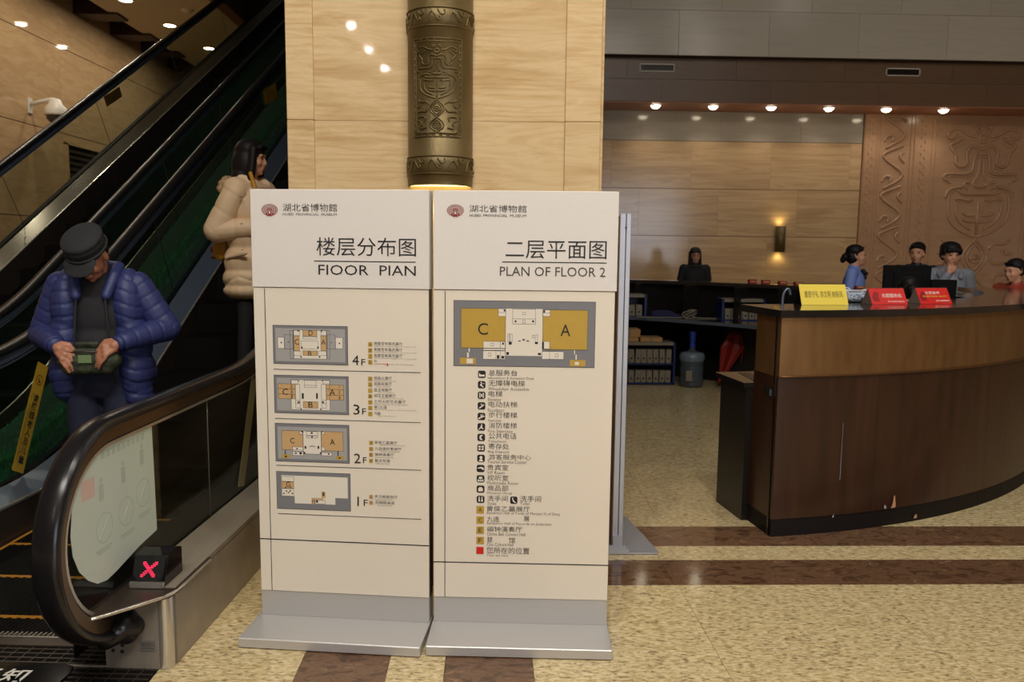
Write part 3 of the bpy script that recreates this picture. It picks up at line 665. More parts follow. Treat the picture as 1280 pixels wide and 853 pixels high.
('r', 'body_panel', 'red_mark', 'red', 0.5341, 1.0907, 0.5384, 1.1016),
('r', 'body_panel', 'letter_tag', 'gold', 0.4581, 1.0305, 0.4747, 1.047),
('t', 'body_panel', 'A1', 'black', 0.4626, 1.0338, 0.4702, 1.0437),
('t', 'body_panel', '郧县人展厅', 'grey_text', 0.4813, 1.0356, 0.5528, 1.0493),
('t', 'body_panel', 'Exhibition Hall of Yunxian Man', 'faint_text', 0.4812, 1.0288, 0.5704, 1.0332),
('r', 'body_panel', 'letter_tag', 'gold', 0.4578, 1.0075, 0.4744, 1.024),
('t', 'body_panel', 'A2', 'black', 0.4623, 1.0108, 0.4699, 1.0207),
('t', 'body_panel', '屈家岭展厅', 'grey_text', 0.481, 1.0127, 0.5526, 1.0264),
('t', 'body_panel', 'Exhibition Hall of Qujialing', 'faint_text', 0.4809, 1.0056, 0.557, 1.0099),
('r', 'body_panel', 'letter_tag', 'gold', 0.4576, 0.9833, 0.4742, 0.9998),
('t', 'body_panel', 'A3', 'black', 0.4621, 0.9866, 0.4698, 0.9965),
('t', 'body_panel', '盘龙城展厅', 'grey_text', 0.4808, 0.9885, 0.5525, 1.0023),
('t', 'body_panel', 'Exhibition Hall of Panlongcheng', 'faint_text', 0.4807, 0.9817, 0.5745, 0.986),
('r', 'body_panel', 'letter_tag', 'gold', 0.4573, 0.9602, 0.4739, 0.9767),
('t', 'body_panel', 'B', 'black', 0.4618, 0.9635, 0.4694, 0.9734),
('t', 'body_panel', '梁庄王墓展厅', 'grey_text', 0.4806, 0.9656, 0.5677, 0.9793),
('t', 'body_panel', 'Exhibition Hall of the Tomb of Prince Liang', 'faint_text', 0.4805, 0.9593, 0.6249, 0.9637),
('r', 'body_panel', 'letter_tag', 'gold', 0.4571, 0.9365, 0.4737, 0.953),
('t', 'body_panel', 'C1', 'black', 0.4616, 0.9398, 0.4693, 0.9497),
('t', 'body_panel', '土与火的艺术展厅', 'grey_text', 0.4804, 0.9425, 0.6072, 0.9563),
('t', 'body_panel', 'Exhibition Hall of the Art of Earth and Fire', 'faint_text', 0.4803, 0.9355, 0.6149, 0.9398),
('r', 'body_panel', 'letter_tag', 'gold', 0.4568, 0.9138, 0.4735, 0.9304),
('t', 'body_panel', 'C2', 'black', 0.4613, 0.9171, 0.469, 0.9271),
('t', 'body_panel', '秦汉漆', 'grey_text', 0.4802, 0.9188, 0.5328, 0.9326),
('t', 'body_panel', 'Exhibition Hall of Lacquerware of the Qin and Han Dynasties', 'faint_text', 0.48, 0.9133, 0.651, 0.9178),
('r', 'body_panel', 'letter_tag', 'gold', 0.4566, 0.8895, 0.4733, 0.9061),
('t', 'body_panel', 'C3', 'black', 0.4611, 0.8928, 0.4688, 0.9027),
('t', 'body_panel', '书画', 'grey_text', 0.4799, 0.8942, 0.5049, 0.908),
('t', 'body_panel', 'Painting   Hall of Writing Works', 'faint_text', 0.4798, 0.8881, 0.5849, 0.8925),
('r', 'body_panel', 'letter_tag', 'gold', 0.4591, 0.7732, 0.4751, 0.7892),
('t', 'body_panel', 'A', 'black', 0.4635, 0.7763, 0.4708, 0.7859),
('t', 'body_panel', '曾侯乙墓展厅', 'grey_text', 0.4819, 0.7773, 0.5728, 0.7905),
('t', 'body_panel', 'Exhibition Hall of Tomb of Marquis Yi of Zeng', 'faint_text', 0.4818, 0.7708, 0.6238, 0.7753),
('r', 'body_panel', 'letter_tag', 'gold', 0.4588, 0.748, 0.4748, 0.764),
('t', 'body_panel', 'C', 'black', 0.4632, 0.7511, 0.4706, 0.7608),
('t', 'body_panel', '九连墩纪事展厅', 'grey_text', 0.4817, 0.7525, 0.5886, 0.7656),
('t', 'body_panel', 'Exhibition Hall of Records', 'faint_text', 0.4816, 0.7454, 0.6067, 0.75),
('r', 'body_panel', 'letter_tag', 'gold', 0.4586, 0.7245, 0.4746, 0.7405),
('t', 'body_panel', 'E', 'black', 0.4629, 0.7277, 0.4703, 0.7373),
('t', 'body_panel', '编钟演奏厅', 'grey_text', 0.4814, 0.7286, 0.559, 0.7417),
('t', 'body_panel', 'Chime Bell Concert Hall', 'faint_text', 0.4814, 0.721, 0.5566, 0.7257),
('r', 'body_panel', 'letter_tag', 'gold', 0.4583, 0.6997, 0.4743, 0.7158),
('t', 'body_panel', 'F', 'black', 0.4627, 0.7029, 0.47, 0.7126),
('t', 'body_panel', '楚文化馆', 'grey_text', 0.4813, 0.7036, 0.5429, 0.7168),
('t', 'body_panel', 'Chu Culture Hall', 'faint_text', 0.4811, 0.6962, 0.5404, 0.7007),
('r', 'body_panel', 'letter_tag', 'tan', 0.4568, 0.5518, 0.4729, 0.5681),
('t', 'body_panel', 'G', 'black', 0.4612, 0.5551, 0.4686, 0.5648),
('t', 'body_panel', '多功能报告厅', 'grey_text', 0.4798, 0.5565, 0.5726, 0.5698),
('t', 'body_panel', 'Multifunctional Hall', 'faint_text', 0.4797, 0.5486, 0.5497, 0.5532),
('r', 'body_panel', 'letter_tag', 'tan', 0.4566, 0.5274, 0.4727, 0.5437),
('t', 'body_panel', 'H', 'black', 0.4609, 0.5307, 0.4683, 0.5404),
('t', 'body_panel', '无障碍通道', 'grey_text', 0.4796, 0.5319, 0.5598, 0.5453),
('t', 'body_panel', 'Disabled Accessible', 'faint_text', 0.4795, 0.5244, 0.561, 0.529),
]
PRINT_R = [
('logo', 'header_panel', '', 'logo', 0.0532, 1.6725, 0.118, 1.7186),
('t', 'header_panel', '湖北省博物館', 'black', 0.1396, 1.6899, 0.3578, 1.7176),
('t', 'header_panel', 'HUBEI  PROVINCIAL  MUSEUM', 'black', 0.1396, 1.6728, 0.3569, 1.6828),
('t', 'header_panel', '二层平面图', 'black', 0.2792, 1.5158, 0.6655, 1.5848),
('r', 'header_panel', 'rule_line', 'black', 0.2659, 1.5001, 0.6667, 1.5037),
('t', 'header_panel', 'PLAN OF FLOOR 2', 'grey_text', 0.2578, 1.4485, 0.6627, 1.4845),
('plan', 'planR', '', 'plan_grey', 0.0796, 1.0949, 0.6292, 1.3523),
('o', 'planR', 'hall_area', 'gold', 0.108, 1.1663, 0.2822, 1.3221),
('o', 'planR', 'hall_area', 'gold', 0.4259, 1.1642, 0.6001, 1.3197),
('r', 'planR', 'ground_area', 'white_print', 0.2823, 1.1382, 0.4251, 1.322),
('o', 'planR', 'room_outline', 'white_print', 0.2528, 1.291, 0.2826, 1.322),
('o', 'planR', 'room_outline', 'white_print', 0.2526, 1.306, 0.2825, 1.322),
('o', 'planR', 'room_outline', 'white_print', 0.4239, 1.2932, 0.4543, 1.3209),
('o', 'planR', 'room_outline', 'white_print', 0.4238, 1.306, 0.4541, 1.3209),
('o', 'planR', 'room_outline', 'white_print', 0.3084, 1.2621, 0.398, 1.3215),
('o', 'planR', 'room_outline', 'white_print', 0.3086, 1.2621, 0.3982, 1.2835),
('o', 'planR', 'room_outline', 'white_print', 0.1948, 1.1658, 0.2812, 1.1938),
('o', 'planR', 'room_outline', 'white_print', 0.2613, 1.1663, 0.2812, 1.1943),
('o', 'planR', 'room_outline', 'white_print', 0.1948, 1.1582, 0.2813, 1.1658),
('o', 'planR', 'room_outline', 'white_print', 0.1939, 1.1224, 0.2815, 1.1571),
('o', 'planR', 'room_outline', 'white_print', 0.2445, 1.1227, 0.2628, 1.1573),
('o', 'planR', 'room_outline', 'white_print', 0.4242, 1.1664, 0.4541, 1.1966),
('o', 'planR', 'room_outline', 'white_print', 0.4237, 1.1257, 0.5093, 1.1571),
('o', 'planR', 'room_outline', 'white_print', 0.4536, 1.1259, 0.5093, 1.1573),
('r', 'planR', 'hall_area', 'gold', 0.1046, 1.1025, 0.1661, 1.1275),
('r', 'planR', 'hall_area', 'gold', 0.5334, 1.1, 0.5943, 1.125),
('o', 'planR', 'room_outline', 'white_print', 0.1368, 1.1482, 0.1444, 1.1677),
('o', 'planR', 'room_outline', 'white_print', 0.1305, 1.1275, 0.1411, 1.1502),
('o', 'planR', 'room_outline', 'white_print', 0.5476, 1.1453, 0.554, 1.1648),
('o', 'planR', 'room_outline', 'white_print', 0.5533, 1.1248, 0.5618, 1.1475),
('r', 'planR', 'hall_area', 'white_print', 0.1305, 1.1058, 0.1553, 1.1243),
('r', 'planR', 'hall_area', 'white_print', 0.5527, 1.1054, 0.5687, 1.1173),
('o', 'planR', 'room_outline', 'white_print', 0.3478, 1.2985, 0.3594, 1.3092),
('o', 'planR', 'room_outline', 'white_print', 0.347, 1.2675, 0.3578, 1.2792),
('o', 'planR', 'room_outline', 'white_print', 0.2248, 1.1754, 0.2366, 1.1862),
('o', 'planR', 'room_outline', 'white_print', 0.2143, 1.1352, 0.2262, 1.1482),
('o', 'planR', 'room_outline', 'white_print', 0.4751, 1.1357, 0.4869, 1.1486),
('o', 'planR', 'room_outline', 'white_print', 0.29, 1.1936, 0.2985, 1.2237),
('o', 'planR', 'room_outline', 'white_print', 0.2985, 1.1936, 0.3082, 1.2238),
('o', 'planR', 'room_outline', 'white_print', 0.3971, 1.1917, 0.4067, 1.2219),
('o', 'planR', 'room_outline', 'white_print', 0.3852, 1.2088, 0.3937, 1.2195),
('r', 'planR', 'icon_mark', 'black', 0.2741, 1.3104, 0.2804, 1.3189),
('r', 'planR', 'icon_mark', 'black', 0.4275, 1.3081, 0.434, 1.3176),
('r', 'planR', 'icon_mark', 'black', 0.2945, 1.1818, 0.3063, 1.1925),
('r', 'planR', 'icon_mark', 'black', 0.3962, 1.1853, 0.408, 1.1939),
('r', 'planR', 'icon_mark', 'black', 0.3319, 1.1941, 0.3405, 1.1984),
('r', 'planR', 'icon_mark', 'black', 0.3479, 1.1987, 0.3575, 1.2041),
('r', 'planR', 'icon_mark', 'black', 0.364, 1.1946, 0.3726, 1.1989),
('r', 'planR', 'icon_mark', 'black', 0.2853, 1.1416, 0.2959, 1.1524),
('r', 'planR', 'icon_mark', 'black', 0.4086, 1.1423, 0.4204, 1.1509),
('r', 'planR', 'icon_mark', 'black', 0.2661, 1.1262, 0.2778, 1.137),
('r', 'planR', 'icon_mark', 'black', 0.2489, 1.1259, 0.2585, 1.14),
('r', 'planR', 'icon_mark', 'black', 0.2687, 1.1814, 0.2763, 1.189),
('r', 'planR', 'icon_mark', 'black', 0.4252, 1.1673, 0.4317, 1.1942),
('r', 'planR', 'icon_mark', 'black', 0.3171, 1.2692, 0.3236, 1.2767),
('r', 'planR', 'icon_mark', 'black', 0.3845, 1.27, 0.3919, 1.2776),
('t', 'planR', 'C', 'black', 0.175, 1.2191, 0.2137, 1.2643),
('t', 'planR', 'A', 'black', 0.4948, 1.218, 0.5332, 1.2631),
('icon', '0', '', 'black', 0.1754, 1.0484, 0.2054, 1.0778),
('t', 'body_panel', '总服务台', 'grey_text', 0.2168, 1.0585, 0.3292, 1.0821),
('t', 'body_panel', 'Information & Reception Desk', 'faint_text', 0.2143, 1.0425, 0.3955, 1.0541),
('icon', '1', '', 'black', 0.1752, 1.0069, 0.2053, 1.0364),
('t', 'body_panel', '无障碍电梯', 'grey_text', 0.2171, 1.0173, 0.3591, 1.041),
('t', 'body_panel', 'Wheelchair Accessible', 'faint_text', 0.2147, 1.0009, 0.3762, 1.0125),
('icon', '2', '', 'black', 0.175, 0.9647, 0.2051, 0.9943),
('t', 'body_panel', '电梯', 'grey_text', 0.2174, 0.9745, 0.2714, 0.9983),
('t', 'body_panel', 'Elevator', 'faint_text', 0.215, 0.9579, 0.2681, 0.9695),
('icon', '3', '', 'black', 0.1749, 0.9224, 0.205, 0.9521),
('t', 'body_panel', '电动扶梯', 'grey_text', 0.2177, 0.9327, 0.3306, 0.9566),
('t', 'body_panel', 'Escalator', 'faint_text', 0.2152, 0.9157, 0.2817, 0.9273),
('icon', '4', '', 'black', 0.1747, 0.88, 0.2049, 0.9098),
('t', 'body_panel', '步行楼梯', 'grey_text', 0.218, 0.8904, 0.3301, 0.9143),
('t', 'body_panel', 'Stairway', 'faint_text', 0.2155, 0.8732, 0.2697, 0.8849),
('icon', '5', '', 'black', 0.1745, 0.8378, 0.2048, 0.8678),
('t', 'body_panel', '消防楼梯', 'grey_text', 0.2183, 0.8484, 0.3297, 0.8723),
('t', 'body_panel', 'Fire Staircase', 'faint_text', 0.2158, 0.8315, 0.3135, 0.8432),
('icon', '6', '', 'black', 0.1744, 0.7956, 0.2047, 0.8256),
('t', 'body_panel', '公共电话', 'grey_text', 0.2186, 0.8062, 0.3289, 0.8303),
('t', 'body_panel', 'Telephone', 'faint_text', 0.216, 0.789, 0.2883, 0.8008),
('icon', '7', '', 'black', 0.1742, 0.7533, 0.2045, 0.7833),
('t', 'body_panel', '寄存处', 'grey_text', 0.2189, 0.7636, 0.3, 0.7878),
('t', 'body_panel', 'Bag Deposit', 'faint_text', 0.2163, 0.7468, 0.3012, 0.7587),
('icon', '8', '', 'black', 0.174, 0.7108, 0.2044, 0.7409),
('t', 'body_panel', '游客服务中心', 'grey_text', 0.2192, 0.722, 0.3878, 0.7435),
('t', 'body_panel', 'Tourist Service Center', 'faint_text', 0.2142, 0.7064, 0.3714, 0.7203),
('icon', '9', '', 'black', 0.1722, 0.6697, 0.2033, 0.6995),
('t', 'body_panel', '贵宾室', 'grey_text', 0.2144, 0.678, 0.2982, 0.7017),
('t', 'body_panel', 'VIP Room', 'faint_text', 0.2136, 0.6628, 0.2838, 0.6748),
('icon', '10', '', 'black', 0.1724, 0.6274, 0.2035, 0.6573),
('t', 'body_panel', '视听室', 'grey_text', 0.2147, 0.6357, 0.2986, 0.6596),
('t', 'body_panel', 'Multimedia Room', 'faint_text', 0.2138, 0.621, 0.3376, 0.6331),
('icon', '11', '', 'black', 0.1726, 0.5854, 0.2038, 0.6154),
('t', 'body_panel', '商品部', 'grey_text', 0.215, 0.5937, 0.299, 0.6177),
('t', 'body_panel', 'Museum Shop', 'faint_text', 0.2142, 0.5788, 0.3138, 0.5908),
('icon', '12', '', 'black', 0.1729, 0.5433, 0.2041, 0.5734),
('t', 'body_panel', '洗手间', 'grey_text', 0.2152, 0.5517, 0.2975, 0.5757),
('t', 'body_panel', 'Toilet', 'faint_text', 0.2145, 0.5362, 0.252, 0.5482),
('icon', '13', '', 'black', 0.3064, 0.5424, 0.3355, 0.5725),
('t', 'body_panel', '洗手间', 'grey_text', 0.3461, 0.5517, 0.4296, 0.5768),
('t', 'body_panel', 'Toilet', 'faint_text', 0.3468, 0.5393, 0.3847, 0.5503),
('r', 'body_panel', 'letter_tag', 'gold', 0.1721, 0.5006, 0.2024, 0.5307),
('t', 'body_panel', 'A', 'black', 0.1804, 0.5066, 0.1943, 0.5247),
('t', 'body_panel', '曾侯乙墓展厅', 'grey_text', 0.2146, 0.5109, 0.3864, 0.533),
('t', 'body_panel', 'Exhibition Hall of Tomb of Marquis Yi of Zeng', 'faint_text', 0.2147, 0.496, 0.5053, 0.5091),
('r', 'body_panel', 'letter_tag', 'gold', 0.1724, 0.4582, 0.2027, 0.4885),
('t', 'body_panel', 'C', 'black', 0.1805, 0.4642, 0.1945, 0.4824),
('t', 'body_panel', '九连', 'grey_text', 0.2148, 0.4673, 0.2642, 0.4895),
('t', 'body_panel', 'Exhibition Hall of Records on Jiuliandun', 'faint_text', 0.215, 0.4534, 0.472, 0.4665),
('r', 'body_panel', 'letter_tag', 'gold', 0.1726, 0.4162, 0.2029, 0.4466),
('t', 'body_panel', 'E', 'black', 0.1807, 0.4223, 0.1948, 0.4405),
('t', 'body_panel', '编钟演奏厅', 'grey_text', 0.2152, 0.4264, 0.3553, 0.4486),
('t', 'body_panel', 'Chime Bell Concert Hall', 'faint_text', 0.2152, 0.4103, 0.3683, 0.4234),
('r', 'body_panel', 'letter_tag', 'gold', 0.1728, 0.3736, 0.2032, 0.4041),
('t', 'body_panel', 'F', 'black', 0.181, 0.3798, 0.195, 0.398),
('t', 'body_panel', '楚', 'grey_text', 0.2155, 0.3825, 0.2375, 0.4049),
('t', 'body_panel', 'Chu Culture Hall', 'faint_text', 0.2156, 0.3672, 0.3209, 0.3804),
('t', 'body_panel', '展', 'grey_text', 0.3617, 0.4721, 0.3841, 0.4932),
('t', 'body_panel', '馆', 'grey_text', 0.3021, 0.3809, 0.3286, 0.4042),
('r', 'body_panel', 'location_tag', 'red', 0.1725, 0.3324, 0.202, 0.3619),
('t', 'body_panel', '您所在的位置', 'grey_text', 0.2138, 0.3358, 0.3858, 0.3622),
('t', 'body_panel', 'Your are here', 'faint_text', 0.2139, 0.3237, 0.3008, 0.3338),
]
# ================================================================ two directory totems
def outline(name, x0, z0, x1, z1, y, t, parent):
    return boxes(name, [(x0, x1, y - .0002, y, z1 - t, z1), (x0, x1, y - .0002, y, z0, z0 + t), (x0, x0 + t, y - .0002, y, z0, z1), (x1 - t, x1, y - .0002, y, z0, z1)], m_black, parent)
def logo(parent, x0, z0, x1, z1, y):
    cx, cz, rx, rz = (x0 + x1) / 2, (z0 + z1) / 2, (x1 - x0) / 2, (z1 - z0) / 2
    lg = mesh_obj('emblem', [(cx, y, cz)] + [(cx + rx * math.cos(a), y, max(z0 + rz * .06, cz + rz * math.sin(a))) for a in np.linspace(0, 2 * math.pi, 33)[:-1]], [(0, 1 + (i + 1) % 32, 1 + i) for i in range(32)], PC['logo'], parent)
    for k in range(4):                                       # pale ring lines of the emblem
        r0 = 0.90 - k * 0.16; V = []; F = []
        for i, a in enumerate(np.linspace(rad(-52), rad(232), 30)):
            for rr in (r0, r0 - 0.055): V.append((cx + rx * rr * math.cos(a), y - .0002, cz + rz * (0.0 + rr * math.sin(a)) ))
        for i in range(29): F.append((2 * i, 2 * i + 1, 2 * i + 3, 2 * i + 2))
        mesh_obj('emblem_ring', V, F, m_signs, lg)
    bell = [(-.06, .95), (.06, .95), (.08, .5), (.2, .25), (.3, -.6), (.42, -.95), (-.42, -.95), (-.3, -.6), (-.2, .25), (-.08, .5)]
    for nm, s, mm, dy in (('emblem_halo', 0.92, m_signs, .0004), ('emblem_bell', 0.80, PC['logo'], .0006), ('emblem_core', 0.30, m_signs, .0008)):
        mesh_obj(nm, [(cx + bx * rx * s, y - dy, cz + (bz * min(s, 1.0) - (0.3 if s < 1 else 0)) * rz) for bx, bz in bell], [tuple(range(9, -1, -1))], mm, lg)
m_icw = PC['white_print']
ICON = {0: [('p', [(.12, .2), (.88, .2), (.88, .45), (.35, .45), (.15, .75)])], 1: [('c', .45, .78, .1), ('p', [(.38, .65), (.5, .65), (.55, .4), (.8, .2), (.7, .12), (.45, .3), (.25, .4)]), ('b', .65, .62, .85, .7)],
  2: [('b', .2, .15, .34, .85), ('b', .66, .15, .8, .85), ('b', .42, .3, .58, .7)], 3: [('p', [(.15, .15), (.3, .15), (.85, .6), (.85, .72), (.7, .7), (.2, .28)]), ('c', .48, .72, .09)],
  4: [('p', [(.1, .15), (.35, .15), (.35, .3), (.6, .3), (.6, .45), (.9, .45), (.9, .6), (.5, .6), (.5, .8), (.4, .8), (.4, .45), (.1, .3)]), ('b', .62, .62, .7, .85)],
  5: [('c', .55, .8, .09), ('p', [(.3, .6), (.65, .7), (.6, .45), (.8, .3), (.72, .2), (.45, .35), (.2, .12), (.12, .2), (.42, .5)])], 6: [('p', [(.35, .8), (.65, .85), (.68, .7), (.5, .65), (.5, .35), (.68, .3), (.65, .15), (.35, .2), (.25, .5)])],
  7: [('b', .15, .55, .45, .8), ('b', .55, .55, .85, .8), ('b', .15, .2, .45, .45), ('b', .55, .2, .85, .45)], 8: [('c', .5, .62, .2), ('p', [(.2, .1), (.8, .1), (.62, .42), (.38, .42)])], 9: [('p', [(.1, .6), (.6, .75), (.9, .6), (.9, .3), (.7, .35), (.6, .5), (.1, .5)])],
  10: [('b', .28, .5, .72, .8), ('c', .22, .35, .1), ('c', .5, .35, .1), ('c', .78, .35, .1), ('b', .12, .14, .88, .26)], 11: [('b', .2, .2, .8, .55), ('p', [(.2, .55), (.8, .55), (.65, .78), (.35, .78)])],
  12: [('c', .32, .78, .1), ('c', .68, .78, .1), ('b', .22, .2, .42, .66), ('p', [(.55, .2), (.81, .2), (.75, .66), (.61, .66)])], 13: [('c', .35, .75, .1), ('p', [(.28, .62), (.45, .62), (.55, .42), (.85, .15), (.7, .12), (.4, .32)])]}
def icon(parent, k, x0, z0, x1, z1, y):
    w_, h_ = x1 - x0, z1 - z0; c = 0.16
    pts = [(c, 0), (1 - c, 0), (1, c), (1, 1 - c), (1 - c, 1), (c, 1), (0, 1 - c), (0, c)]
    ic = mesh_obj('pictogram', [(x0 + a * w_, y, z0 + b * h_) for a, b in pts], [tuple(range(8))], m_black, parent)
    V = []; F = []
    for s in ICON[k]:
        if s[0] == 'p': P = s[1]
        elif s[0] == 'b': P = [(s[1], s[2]), (s[3], s[2]), (s[3], s[4]), (s[1], s[4])]
        else: P = [(s[1] + s[3] * math.cos(a), s[2] + s[3] * math.sin(a)) for a in np.linspace(0, 2 * math.pi, 11)[:-1]]
        n = len(V); V += [(x0 + a * w_, y - .0003, z0 + b * h_) for a, b in P]; F.append(tuple(range(n, n + len(P))))
    mesh_obj('pictogram_figure', V, F, m_icw, ic)
BX = ((-0.014, 0.702), (-0.006, 0.706))
def totem(label, ox, oy, ang, hline, items, lineR):
    T = thing('directory_sign', label, 'sign', (ox, oy, 0), ang, group='floor directory signs side by side')
    bp = box('base_plate', BX[lineR][0], BX[lineR][1], -0.205, 0.215, 0.003, 0.042, m_alu, T, 0.003)
    WB = (0.6985, 0.702)[lineR]
    box('kick_panel', 0.0, WB, 0.0, 0.075, 0.042, 0.147, m_alu, T, 0.001)
    body = box('body_panel', 0.0, WB, -0.003, 0.078, 0.148, 1.391, m_signw, T, 0.0015)
    head = box('header_panel', (-0.002, 0.001)[lineR], WB + (0.003, 0.006)[lineR], -0.007, 0.082, 1.393, 1.772, m_signs, T, 0.002)
    box('side_profile', WB, WB + 0.002, 0.008, 0.07, 0.148, 1.391, m_steel_d, T); box('side_profile', -0.002, 0.0, 0.008, 0.07, 0.148, 1.391, m_steel_d, T)
    yb, yh = -0.0034, -0.0074
    box('groove_line', 0.0445, 0.0475, yb - .0002, yb + .0002, 0.149, 1.388, m_seam, body); box('groove_line', 0.0, WB, yb - .0003, yb + .0002, hline - .0022, hline + .0022, m_seam, body)
    plans = {}
    cnt = 0
    for (kind, par, val, col, x0, z0, x1, z1) in items:
        cnt += 1; pr = plans.get(par) or (head if par == 'header_panel' else body); y = (yh if par == 'header_panel' else yb) - .0003
        inplan = par in plans; yy = y - (0.0004 if inplan else 0) - (cnt % 60) * 0.000012
        x0, x1 = min(x0, x1), max(x0, x1)
        if kind == 'plan':
            cnt = 0
            plans[par] = box('floor_plan', x0, x1, y - .0002, y + .0002, z0, z1, PC[col], T)
            outline('plan_border', x0, z0, x1, z1, y - .0003, 0.0016, plans[par])
        elif kind == 'logo': logo(pr, x0, z0, x1, z1, y)
        elif kind == 'icon': icon(pr if pr is not body else T, int(par), x0, z0, x1, z1, y)
        elif kind == 't':
            big = (z1 - z0) > 0.045; cj = any(ord(c) > 12000 for c in val)
            nm = 'lettering' if pr is not T else 'lettering'
            put_text(nm, val, x0, z0, x1, z1, yy - .0004, PC[col], pr, thin=(-0.001 if (big and cj) else (-0.003 if cj else 0.0)), spacing=1.0, res=(9 if not cj else 4) if big else 2)
        elif kind in ('r', 'l'):
            h = abs(z1 - z0)
            if kind == 'l' : zc = (z0 + z1) / 2; z0, z1 = zc - 0.0011, zc + 0.0011
            box(val, x0, x1, yy - .0002, yy + .0001, min(z0, z1), max(z0, z1), PC[col], pr)
        elif kind == 'o':
            r_ = box(val, x0, x1, yy - .0002, yy + .0001, z0, z1, PC[col], pr)
            t_ = 0.0011
            boxes('room_border', [(x0, x1, yy - .0005, yy - .0003, z1 - t_, z1), (x0, x1, yy - .0005, yy - .0003, z0, z0 + t_), (x0, x0 + t_, yy - .0005, yy - .0003, z0, z1), (x1 - t_, x1, yy - .0005, yy - .0003, z0, z1)], m_black, pr)
    return T
totem('silver headed cream floor directory with four small floor maps, beside the escalator', -0.921, 3.16, -math.atan2(.084, .702), 0.367, PRINT_L, 0)
totem('silver headed cream sign with one large map and a column of pictograms', -0.21, 3.09, -math.atan2(.041, .697), 0.2955, PRINT_R, 1)

# ---- poster stand seen edge on behind the right totem
P = thing('poster_stand', 'slim pale metal poster stand seen edge on behind the right directory sign', 'stand', (0.675, 3.93, 0))
prism('base_plate', [(-0.10, -0.03), (0.20, -0.03), (0.215, -0.015), (0.14, 0.52), (0.12, 0.54), (-0.10, 0.54)], 0.003, 0.012, m_bluemetal, P)
box('edge_profile', -0.028, 0.0, -0.02, 0.0, 0.03, 1.73, m_bluemetal, P, 0.002); box('edge_profile', 0.003, 0.026, -0.02, 0.0, 0.03, 1.73, m_bluemetal, P, 0.002)
box('edge_groove', -0.001, 0.004, -0.014, -0.002, 0.03, 1.73, m_steel_d, P)
box('poster_board', -0.022, 0.02, 0.0, 0.86, 0.05, 1.72, mat('poster_brown_print', srgb(150, 118, 88), 0.3, noise=0.3, nscale=4), P)
box('edge_profile', -0.028, 0.026, 0.86, 0.88, 0.03, 1.73, m_bluemetal, P, 0.002)
prism_x('foot_bracket', [(-0.03, 0.012), (0.02, 0.012), (0.02, 0.10), (-0.03, 0.10)], -0.025, 0.023, m_bluemetal, P)
boxes('foot_flange', [(-0.06, 0.058, -0.032, -0.022, 0.012, 0.03), (-0.045, 0.043, -0.032, -0.022, 0.03, 0.05)], m_bluemetal, P)
for z in (0.075, 1.66): lathe('screw', [(0.001, 0.0), (0.005, 0.0), (0.005, 0.004)], m_steel_d, P, 8, (0, 0, 0)).location = (0.0, -0.024, z)

# ================================================================ pillar
PA = rad(3.0)
pil = thing('pillar', 'square travertine clad pillar behind the two directory signs', 'pillar', (-0.944, 3.85, 0), -PA); pil['kind'] = 'structure'
box('core', 0.02, 1.46, 0.02, 1.55, 0, 7.0, m_joint, pil)
zz = [0.0, 0.34, 1.24, 2.142, 3.045, 3.95, 4.85, 5.75, 6.65, 7.0]
for a, b in zip(zz[:-1], zz[1:]):
    box('edge_strip', 0.0, 0.127, -0.008, 0.03, a + .0007, b - .0007, m_trav, pil, 0.003); box('edge_strip', 1.300, 1.465, -0.008, 0.03, a + .0007, b - .0007, m_trav, pil, 0.003)
    box('stone_panel', 0.128, 0.7295, 0.0, 0.03, a + .0007, b - .0007, m_trav, pil); box('stone_panel', 0.7305, 1.2995, 0.0, 0.03, a + .0007, b - .0007, m_trav, pil)
    box('stone_panel', 1.452, 1.478, 0.01, 1.55, a + .0007, b - .0007, m_trav, pil); box('stone_panel', 0.002, 0.028, 0.03, 1.55, a + .0007, b - .0007, m_trav, pil)
# bronze half-column lamp
CR = 0.150
cyl = thing('bronze_wall_lamp', 'tall cylindrical bronze lamp with cast mask relief, mounted on the stone pillar', 'lamp', (-0.225, 3.85 - 0.04, 0), -PA)
lathe('shell', [(CR, 1.838), (CR, 1.885), (CR + .003, 1.887), (CR + .003, 1.97), (CR, 1.972), (CR, 2.53), (CR + .003, 2.532), (CR + .003, 2.615), (CR, 2.617), (CR, 3.1), (0.02, 3.1)], m_bronze, cyl, 48)
lathe('inner_rim', [(CR - 0.006, 1.838), (CR - 0.006, 1.86), (0.01, 1.86)], m_bronze, cyl, 40)
lathe('lens', [(0.001, 1.842), (CR - 0.006, 1.842)], m_glow, cyl, 40)
def wrap(s, z, d=0.0): a = s / CR; return ((CR + d) * math.sin(a), -(CR + d) * math.cos(a), z)
hw = 0.105; zt = 2.458
tubes('relief_mask', [[wrap(x * hw * 0.93, zt - y * hw * 0.715, 0.002) for x, y in dense(s, 0.06)] for s in MOT], 0.0034, m_bronze, cyl, 5)
fr = []
for k in (hw * 1.12, hw * 1.0):
    zb, ztt = (2.052, 2.48) if k > hw * 1.05 else (2.066, 2.466)
    fr.append([wrap(x, z, 0.001) for x, z in dense([(-k, zb), (k, zb), (k, ztt), (-k, ztt), (-k, zb)], 0.01)])
tubes('relief_frame', fr, 0.0028, m_bronze, cyl, 5)
dl = [[wrap(s * hw * 1.06, z, 0.001), wrap(s * hw * 1.06, z + 0.012, 0.001)] for s in (-1, 1) for z in np.arange(2.08, 2.45, 0.028)] + [[wrap(x, z, 0.001), wrap(x + 0.014, z, 0.001)] for z in (2.059, 2.473) for x in np.arange(-0.085, 0.09, 0.032)]
tubes('relief_dashes', dl, 0.0026, m_bronze, cyl, 5)['kind'] = 'stuff'
